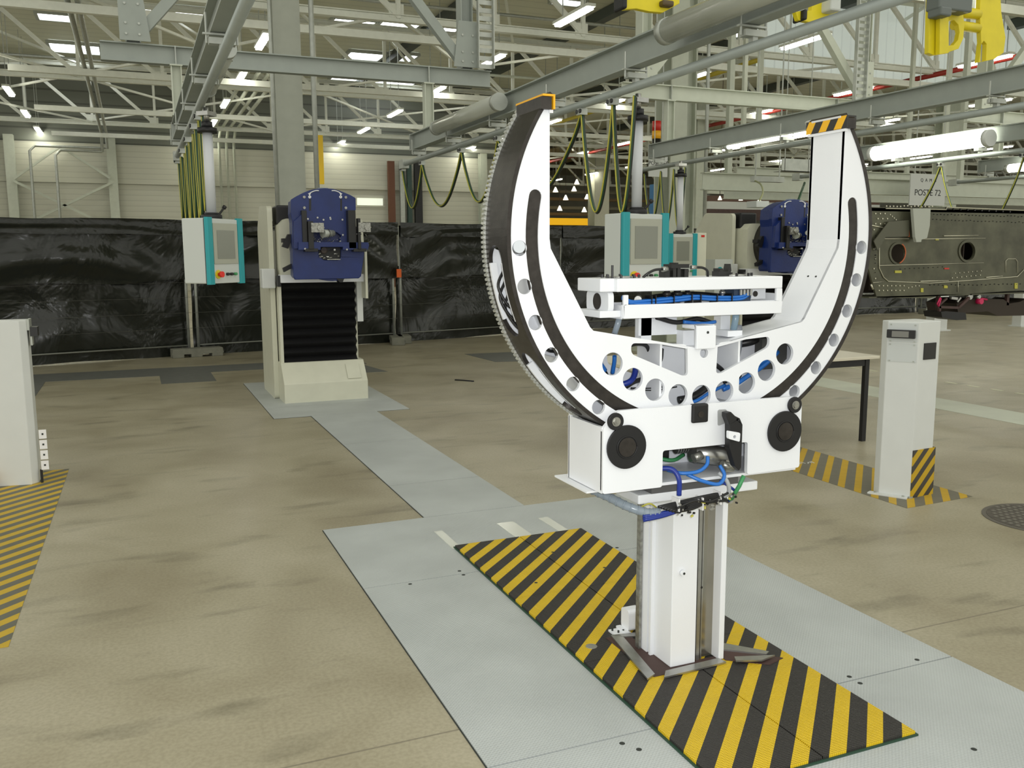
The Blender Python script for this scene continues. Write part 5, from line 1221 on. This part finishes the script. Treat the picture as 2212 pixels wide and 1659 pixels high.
s.part(MB().box(4.30, 4.33, 3.975, 3.99, 0.002, 0.012).cyl((4.275, 4.0, 0.012), (4.275, 4.0, 0.018), 0.008, 8).cyl((4.195, 4.145, 0.012), (4.195, 4.145, 0.018), 0.008, 8), 'anchor_bolt', galv)
t = thing('light_curtain_post', 'square white post cut off by the left edge of the picture', 'post', (-0.8, 6.65, 0)); s = Sub(t)
s.part(MB().prism([(-0.98, 6.60), (-0.705, 6.555), (-0.665, 6.60), (-0.665, 6.76), (-0.98, 6.76)], 0.002, 1.085, plane='XY'), 'post_body', postwhite, bevel=0.004)
s.part(MB().box(-0.665, -0.650, 6.60, 6.75, 1.02, 1.09).box(-0.65, -0.64, 6.61, 6.70, 0.92, 1.01), 'cover_edge', galv)
s.part(MB().box(-0.65, -0.605, 6.60, 6.70, 0.98, 1.04), 'reader', black)
mb = MB()
for k in range(4): mb.box(-0.645, -0.60, 6.58, 6.585, 0.09+0.07*k, 0.15+0.07*k)
s.part(mb, 'punched_strip', whitemark)
mb = MB()
for k in range(4): mb.box(-0.628, -0.617, 6.578, 6.58, 0.115+0.07*k, 0.127+0.07*k)
s.part(mb, 'strip_hole', seam)
s.part(MB().box(-0.64, -0.655, 6.58, 6.60, 0.002, 0.09), 'strip_foot', black)
s.part(MB().box(-1.0, -0.92, 6.52, 6.56, 0.0, 0.12), 'striped_foot_plate', orangey)
# table
t = thing('work_table', 'table with pale laminate top and black steel frame behind the ring', 'table', (4.8, 5.65, 0)); s = Sub(t)
s.part(MB().box(3.25, 5.40, 5.36, 6.26, 0.665, 0.69), 'table_top', wood, bevel=0.004)
s.part(MB().box(3.28, 5.33, 5.40, 5.43, 0.61, 0.665).box(3.28, 5.33, 6.20, 6.23, 0.61, 0.665).box(5.30, 5.33, 5.40, 6.23, 0.62, 0.665), 'apron', rubber)
for x in (3.28, 5.29):
    for y in (5.395, 6.20): s.part(MB().box(x, x+0.04, y, y+0.035, 0, 0.665), 'leg', rubber)

# ------------------------------------------------------------------ wing box on supports
Y = 6.0; K = 6.0/11; wx0 = 5.76
t = thing('wing_box', 'long riveted grey-green metal wing box with two round openings at the right', 'aircraft part', (7.2, 6.2, 1.1)); s = Sub(t)
def w(x, y, Y_=Y): v = atY(1840+x/5.925, 420+y/5.925, Y_); return (v.x, v.z)
outl = [w(*p) for p in [(230, 160), (690, 180), (1210, 160), (2300, 205), (3300, 235), (3300, 1160), (2110, 1230), (1100, 1300), (1000, 1330), (320, 1320), (200, 900)]]
def wcirc(cx, cy, rx, ry, n=28): return [w(cx+rx*cos(2*pi*i/n), cy-ry*sin(2*pi*i/n)) for i in range(n)]
s.part(MB().prism(outl, Y, Y+0.02, [wcirc(590, 755, 92, 118), wcirc(1478, 728, 92, 112)]), 'front_web', aero)
s.part(MB().prism([w(*p) for p in [(230, 170), (3300, 245), (3300, 1150), (330, 1290)]], Y+0.4, Y+0.42), 'rear_web', aerodark)
s.part(MB().box(wx0, 9.0, Y, Y+0.5, w(1200, 200)[1]-0.02, w(1200, 190)[1]), 'top_skin', aero)
s.part(MB().box(wx0+0.12, 9.0, Y, Y+0.5, w(1500, 1290)[1], w(1500, 1290)[1]+0.012), 'bottom_skin', aero)
s.part(MB().box(8.75, 8.95, Y+0.1, Y+0.4, 0, 1.12), 'support_column', postwhite)
def wbar(pts, r, m_, nm, d=0.012):
    s.part(MB().tube([(w(*p)[0], Y-d*K, w(*p)[1]) for p in pts], r*K, 6), nm, m_)
wbar([(390, 567), (720, 567)], 0.008, aerolip, 'bright_lip'); wbar([(870, 572), (1700, 562)], 0.006, aerolip, 'bright_lip'); wbar([(1170, 530), (1610, 524)], 0.007, aerolip, 'bright_lip')
wbar([(350, 910), (1680, 875)], 0.005, aerolip, 'bright_lip'); wbar([(345, 600), (345, 940), (400, 1060), (460, 1112), (1000, 1135), (1500, 1100), (2110, 1052), (2200, 960)], 0.007, aerolip, 'bright_lip')
wbar([(870, 1112), (1230, 1102)], 0.008, aerolip, 'bright_lip'); wbar([(1710, 1062), (1920, 1045)], 0.008, aerolip, 'bright_lip'); wbar([(240, 395), (405, 430)], 0.010, aerolip, 'bright_lip')
wbar([(265, 1130), (400, 1115)], 0.004, aerolip, 'bright_lip'); wbar([(1355, 1110), (1355, 1250)], 0.004, aerolip, 'bright_lip')
wbar([(1965, 1000), (1965, 850), (1990, 825), (2090, 825), (2115, 860), (2115, 1000)], 0.004, aerolip, 'bright_lip')
wbar([(430, 180), (1200, 195), (1210, 165), (2300, 210)], 0.010, mat('top_flange_pale', (0.45, 0.44, 0.33), 0.4, metal=0.4), 'top_flange')
wbar([(240, 1150), (265, 1215)], 0.015, aerolip, 'bright_lip')
s.part(MB().prism([w(250, 600), w(440, 350), w(700, 330), w(700, 540), w(400, 545), w(300, 720)], Y-0.03, Y-0.02), 'corner_plate', mat('corner_plate_dark', (0.10, 0.10, 0.07), 0.45, metal=0.4))
for (cx, cy) in ((590, 755), (1478, 728)):
    s.part(MB().prism(wcirc(cx, cy, 118, 146), Y-0.008, Y, [wcirc(cx, cy, 94, 120)]), 'opening_flange', aero)
s.part(MB().prism([w(690, 365), w(705, 365), w(718, 540), w(700, 545)], Y-0.02, Y-0.015), 'orange_strip', mat('orange_strip', (0.75, 0.13, 0.03), 0.5))
s.part(MB().tube([(w(600+110*cos(a_), 0)[0], Y-0.02, w(0, 755-140*sin(a_))[1]) for a_ in [-1.2+k*0.2 for k in range(12)]], 0.005, 6), 'orange_ring', mat('orange_ring', (0.5, 0.12, 0.04), 0.5))
s.part(MB().prism([w(690, 185), w(915, 185), w(905, 400), w(870, 560), w(800, 580), (w(795, 610)), w(735, 612), w(718, 545)], Y-0.08, Y-0.05), 'grey_cover', mat('grey_cover', (0.40, 0.42, 0.36), 0.5))
rv = MB(); rn = random.Random(3)
def riv(x, y, r=0.011): a = w(x, y); rv.cyl((a[0], Y-0.007, a[1]), (a[0], Y, a[1]), r*K, 6)
for k in range(7):
    for yy in (1168, 1228): riv(345+53*k, yy)
for k in range(6): riv(280+18*(k % 2), 450+125*k, 0.012)
for k in range(14): riv(440+45*k, 150+rn.uniform(-4, 10), 0.012)
for k in range(7): riv(1280+60*k, 1068-6*k, 0.010); riv(1320+55*k, 1008-5*k, 0.008)
for k in range(9): riv(300+60*(k % 3)+30*(k//3 % 2), 245+65*(k//3), 0.012)
for k in range(4): riv(487+25*k, 258+22*k, 0.010); riv(720+45*k, 1195-12*k if k < 2 else 1170, 0.010)
s.part(rv, 'rivets', aerolip, kind='stuff')
rv = MB()
for k in range(30): riv(960+45*k, 250+rn.uniform(-6, 6)+k*1.2, 0.008)
for k in range(26): riv(990+48*k, 318+rn.uniform(-6, 6)+k*1.6, 0.007)
for k in range(22): riv(1000+55*k, 1160+rn.uniform(-6, 6)-k*0.5, 0.008)
for k in range(14): riv(300+rn.uniform(-5, 5), 520+rn.uniform(0, 500), 0.006)
for k in range(10): riv(1210+90*k, 185+k*4, 0.016)
for k in range(10): riv(620+60*k, 955-3*k, 0.006)
s.part(rv, 'rivet_holes', black, kind='stuff')
for (x, y, dx_, dy) in ((895, 1225, 16, 26), (1198, 1182, 22, 18), (2098, 1170, 18, 36), (590, 990, 42, 16), (1088, 575, 20, 12)):
    s.part(MB().prism([w(x-dx_, y-dy), w(x+dx_, y-dy), w(x+dx_, y+dy), w(x-dx_, y+dy)], Y-0.006, Y-0.001), 'yellow_sticker', cableyellow)
s.part(MB().prism([w(1180, 940), w(1240, 940), w(1240, 958), w(1180, 958)], Y-0.006, Y-0.001), 'red_sticker', redm)
for k in range(3): s.part(MB().box(w(720, 0)[0]+k*0.73, w(730, 0)[0]+k*0.73, Y+0.02, Y+0.4, 1.15, 1.83), 'rib', aerodark)
for (px0, px1, lab) in [(2018, 2046, 'white support post just behind the right light curtain post'), (2205, 2235, 'white support post behind the wing box at the right edge')]:
    a = atZ(px0, 735, 0); b = atZ(px1, 735, 0); t = thing('support_post', lab, 'post', (a.x, a.y, 0)); s_ = Sub(t)
    yy = 12.6; a = atY(px0, 700, yy); b = atY(px1, 700, yy)
    s_.part(MB().box(a.x, b.x, yy, yy+0.2, 0, 1.2), 'post_body', postwhite); s_.part(MB().box(a.x-0.05, b.x+0.05, yy-0.05, yy+0.25, 0, 0.02), 'base_plate', postwhite)
a = atZ(2052, 737, 0)
# dark equipment below the wing box
t = thing('support_cradle', 'dark cradle with pink and red pieces slung under the wing box', 'cradle', (7.0, 6.2, 1.0)); s = Sub(t)
s.part(MB().prism([w(*p) for p in [(1085, 1500), (1150, 1490), (1400, 1510), (1410, 1600), (1280, 1605), (1100, 1570)]], Y-0.05, Y+0.15), 'dark_pad', rubber)
s.part(MB().bar((w(1100, 1430)[0], Y, w(1100, 1430)[1]), (w(1215, 1330)[0], Y, w(1215, 1330)[1]), 0.016, 0.016).bar((w(1100, 1440)[0], Y, w(1100, 1440)[1]), (w(1360, 1450)[0], Y, w(1360, 1450)[1]), 0.022, 0.022).bar((w(1360, 1450)[0], Y, w(1360, 1450)[1]), (w(1500, 1320)[0], Y, w(1500, 1320)[1]), 0.022, 0.022).bar((w(1120, 1500)[0], Y, w(1120, 1500)[1]), (w(1120, 1430)[0], Y, w(1120, 1430)[1]), 0.022, 0.022), 'tube_frame', rust)
s.part(MB().prism([w(*p) for p in [(1400, 1400), (1520, 1345), (1650, 1335), (2000, 1345), (2080, 1400), (2210, 1380), (2300, 1335), (2500, 1345), (2500, 1550), (1930, 1560), (1800, 1500), (1420, 1525)]], Y+0.05, Y+0.4), 'dark_body', aerodark)
s.part(MB().tube([(w(*p)[0], Y-0.02, w(*p)[1]) for p in [(1110, 1320), (1070, 1400), (1085, 1435), (1120, 1330)]], 0.007, 6), 'pink_strap', pink)
s.part(MB().tube([(w(*p)[0], Y+0.03, w(*p)[1]) for p in [(1640, 1350), (1700, 1335), (1765, 1348)]], 0.01, 6).cyl((w(1665, 1370)[0], Y, w(1665, 1370)[1]), (w(1665, 1370)[0], Y+0.06, w(1665, 1370)[1]), 0.026, 12), 'pink_part', pink)
s.part(MB().bar((w(1265, 1325)[0], Y, w(1265, 1325)[1]), (w(1345, 1335)[0], Y, w(1345, 1335)[1]), 0.022, 0.022).bar((w(1345, 1375)[0], Y, w(1345, 1375)[1]), (w(1390, 1320)[0], Y, w(1390, 1320)[1]), 0.016, 0.016).cyl((w(1525, 1300)[0], Y, w(1525, 1310)[1]), (w(1525, 1300)[0], Y+0.05, w(1525, 1310)[1]), 0.026, 12).cyl((w(1638, 1300)[0], Y, w(1638, 1310)[1]), (w(1638, 1300)[0], Y+0.05, w(1638, 1310)[1]), 0.018, 12), 'bright_fitting', steel)
s.part(MB().box(w(1250, 0)[0], w(1250, 0)[0]+0.03, Y+0.05, Y+0.08, w(0, 1500)[1], w(1250, 1290)[1]).box(w(2150, 0)[0], w(2150, 0)[0]+0.03, Y+0.05, Y+0.08, w(0, 1500)[1], w(2150, 1260)[1]), 'hanger_strap', rust)

# ------------------------------------------------------------------ signs
def sign(px0, py0, px1, py1, Y, lines, lab, tilt=0):
    a = atY(px0, (py0+py1)/2, Y); b = atY(px1, (py0+py1)/2, Y); z1 = atY((px0+px1)/2, py0, Y).z; z0 = atY((px0+px1)/2, py1, Y).z
    t = thing('station_sign', lab, 'sign', ((a.x+b.x)/2, Y, z0)); s = Sub(t)
    s.part(MB().box(a.x, b.x, Y, Y+0.02, z0, z1), 'board', signwhite)
    for x in (a.x+0.1, b.x-0.1): s.part(MB().bar((x, Y+0.01, z1), (x, Y+0.01, 3.4 if Y < 12 else 6.4), 0.012, 0.012), 'hanging_wire', galv)
    for body, fx, fz, sz in lines:
        o = text_mesh(body, 'lettering', inkblack, t, (a.x+(b.x-a.x)*fx, Y-0.002, z0+(z1-z0)*fz), sz)
    return t
sign(1966, 376, 2042, 444, 12.0, [('POSTE 72', 0.5, 0.40, 0.15), ('Q  A  M  H', 0.5, 0.80, 0.08)], 'white hanging sign reading POSTE 72 above the wing box')
sign(1402, 335, 1442, 382, 12.2, [('POSTE 60', 0.5, 0.62, 0.085)], 'white hanging sign reading POSTE 60 behind the right cabinet tube')

# ------------------------------------------------------------------ yellow hoists
YH = 6.5
def hoist(polys, bars, blocks, lab, ang=0, hangers=()):
    def h(x, y): v = atY(1300+x/2.4254, y/2.4254, YH); return (v.x, v.z)
    c = h(*polys[0][0][0]); t = thing('yellow_hoist', lab, 'hoist', (c[0], YH, c[1])); s = Sub(t)
    for k, (pl, ho, d) in enumerate(polys): s.part(MB().prism([h(*p) for p in pl], YH+d, YH+d+0.05, [[h(*p) for p in q] for q in ho]), 'hook_plate', yellow, bevel=0.004)
    for p0, p1, r in bars: a, b = h(*p0), h(*p1); s.part(MB().tube([(a[0], YH+0.08, a[1]), (b[0], YH+0.08, b[1])], r, 10), 'cross_bar', yellow)
    for x0, y0, x1, y1, d, m_ in blocks:
        a, b = h(x0, y1), h(x1, y0); s.part(MB().box(a[0], b[0], YH+d, YH+d+0.16, a[1], b[1]), 'motor_box', m_, bevel=0.015)
    for x in hangers: a = h(x, -20); s.part(MB().bar((a[0], YH+0.05, a[1]), (a[0], YH+0.05, 9.0), 0.06, 0.06), 'hanger', yellow)
motg = mat('motor_grey', (0.13, 0.15, 0.14), 0.5)
hoist([([(1722, -60), (1890, -60), (1893, 60), (1900, 130), (1895, 200), (1870, 255), (1800, 280), (1740, 290), (1712, 278), (1716, 100)], [[(1808, 108), (1846, 106), (1868, 130), (1874, 170), (1866, 210), (1842, 236), (1808, 240)]], 0.0),
       ([(1745, 60), (1790, 60), (1790, 285), (1742, 292)], [], -0.06),
       ([(2010, -60), (2112, -60), (2118, 60), (2140, 190), (2130, 270), (2080, 305), (1998, 322), (2012, 215), (2004, 60)], [[(2008, 318), (2012, 225), (2026, 208), (2040, 225), (2036, 312)][::-1]], 0.05)],
      [((1880, 50), (2010, 65), 0.05), ((1880, 120), (2010, 138), 0.045)], [(1703, 5, 1880, 62, -0.14, motg), (1703, 60, 1762, 100, -0.16, motg)], 'large yellow twin-hook hoist with dark grey motor at the top right corner', hangers=(1780, 2060))
hoist([([(1015, 60), (1100, 55), (1105, -40), (1245, -40), (1240, 60), (1215, 90), (1110, 120), (1030, 105)], [], 0.0)], [], [(1150, 10, 1205, 70, -0.12, cabgrey), (1040, 55, 1060, 110, -0.05, rubber)], 'yellow hoist trolley half hidden behind the overhead beam at the top', hangers=(1180,))
hoist([([(98, -60), (330, -60), (410, -60), (408, 18), (320, 66), (250, 60), (180, 45), (120, 50), (98, 30)], [], 0.0)], [], [(95, -20, 120, 50, -0.05, rubber), (300, 12, 360, 38, -0.06, mat('brown_boss', (0.09, 0.06, 0.02), 0.5))], 'yellow hoist plate cut off by the top edge left of the pale column', hangers=(250,))
# ribbed cladding high behind the hoist, with a glow added to brighten it
ribm = panel_mat('glowing_ribbed_cladding', (0.72, 0.78, 0.74), 0, 0.35, 0.8)
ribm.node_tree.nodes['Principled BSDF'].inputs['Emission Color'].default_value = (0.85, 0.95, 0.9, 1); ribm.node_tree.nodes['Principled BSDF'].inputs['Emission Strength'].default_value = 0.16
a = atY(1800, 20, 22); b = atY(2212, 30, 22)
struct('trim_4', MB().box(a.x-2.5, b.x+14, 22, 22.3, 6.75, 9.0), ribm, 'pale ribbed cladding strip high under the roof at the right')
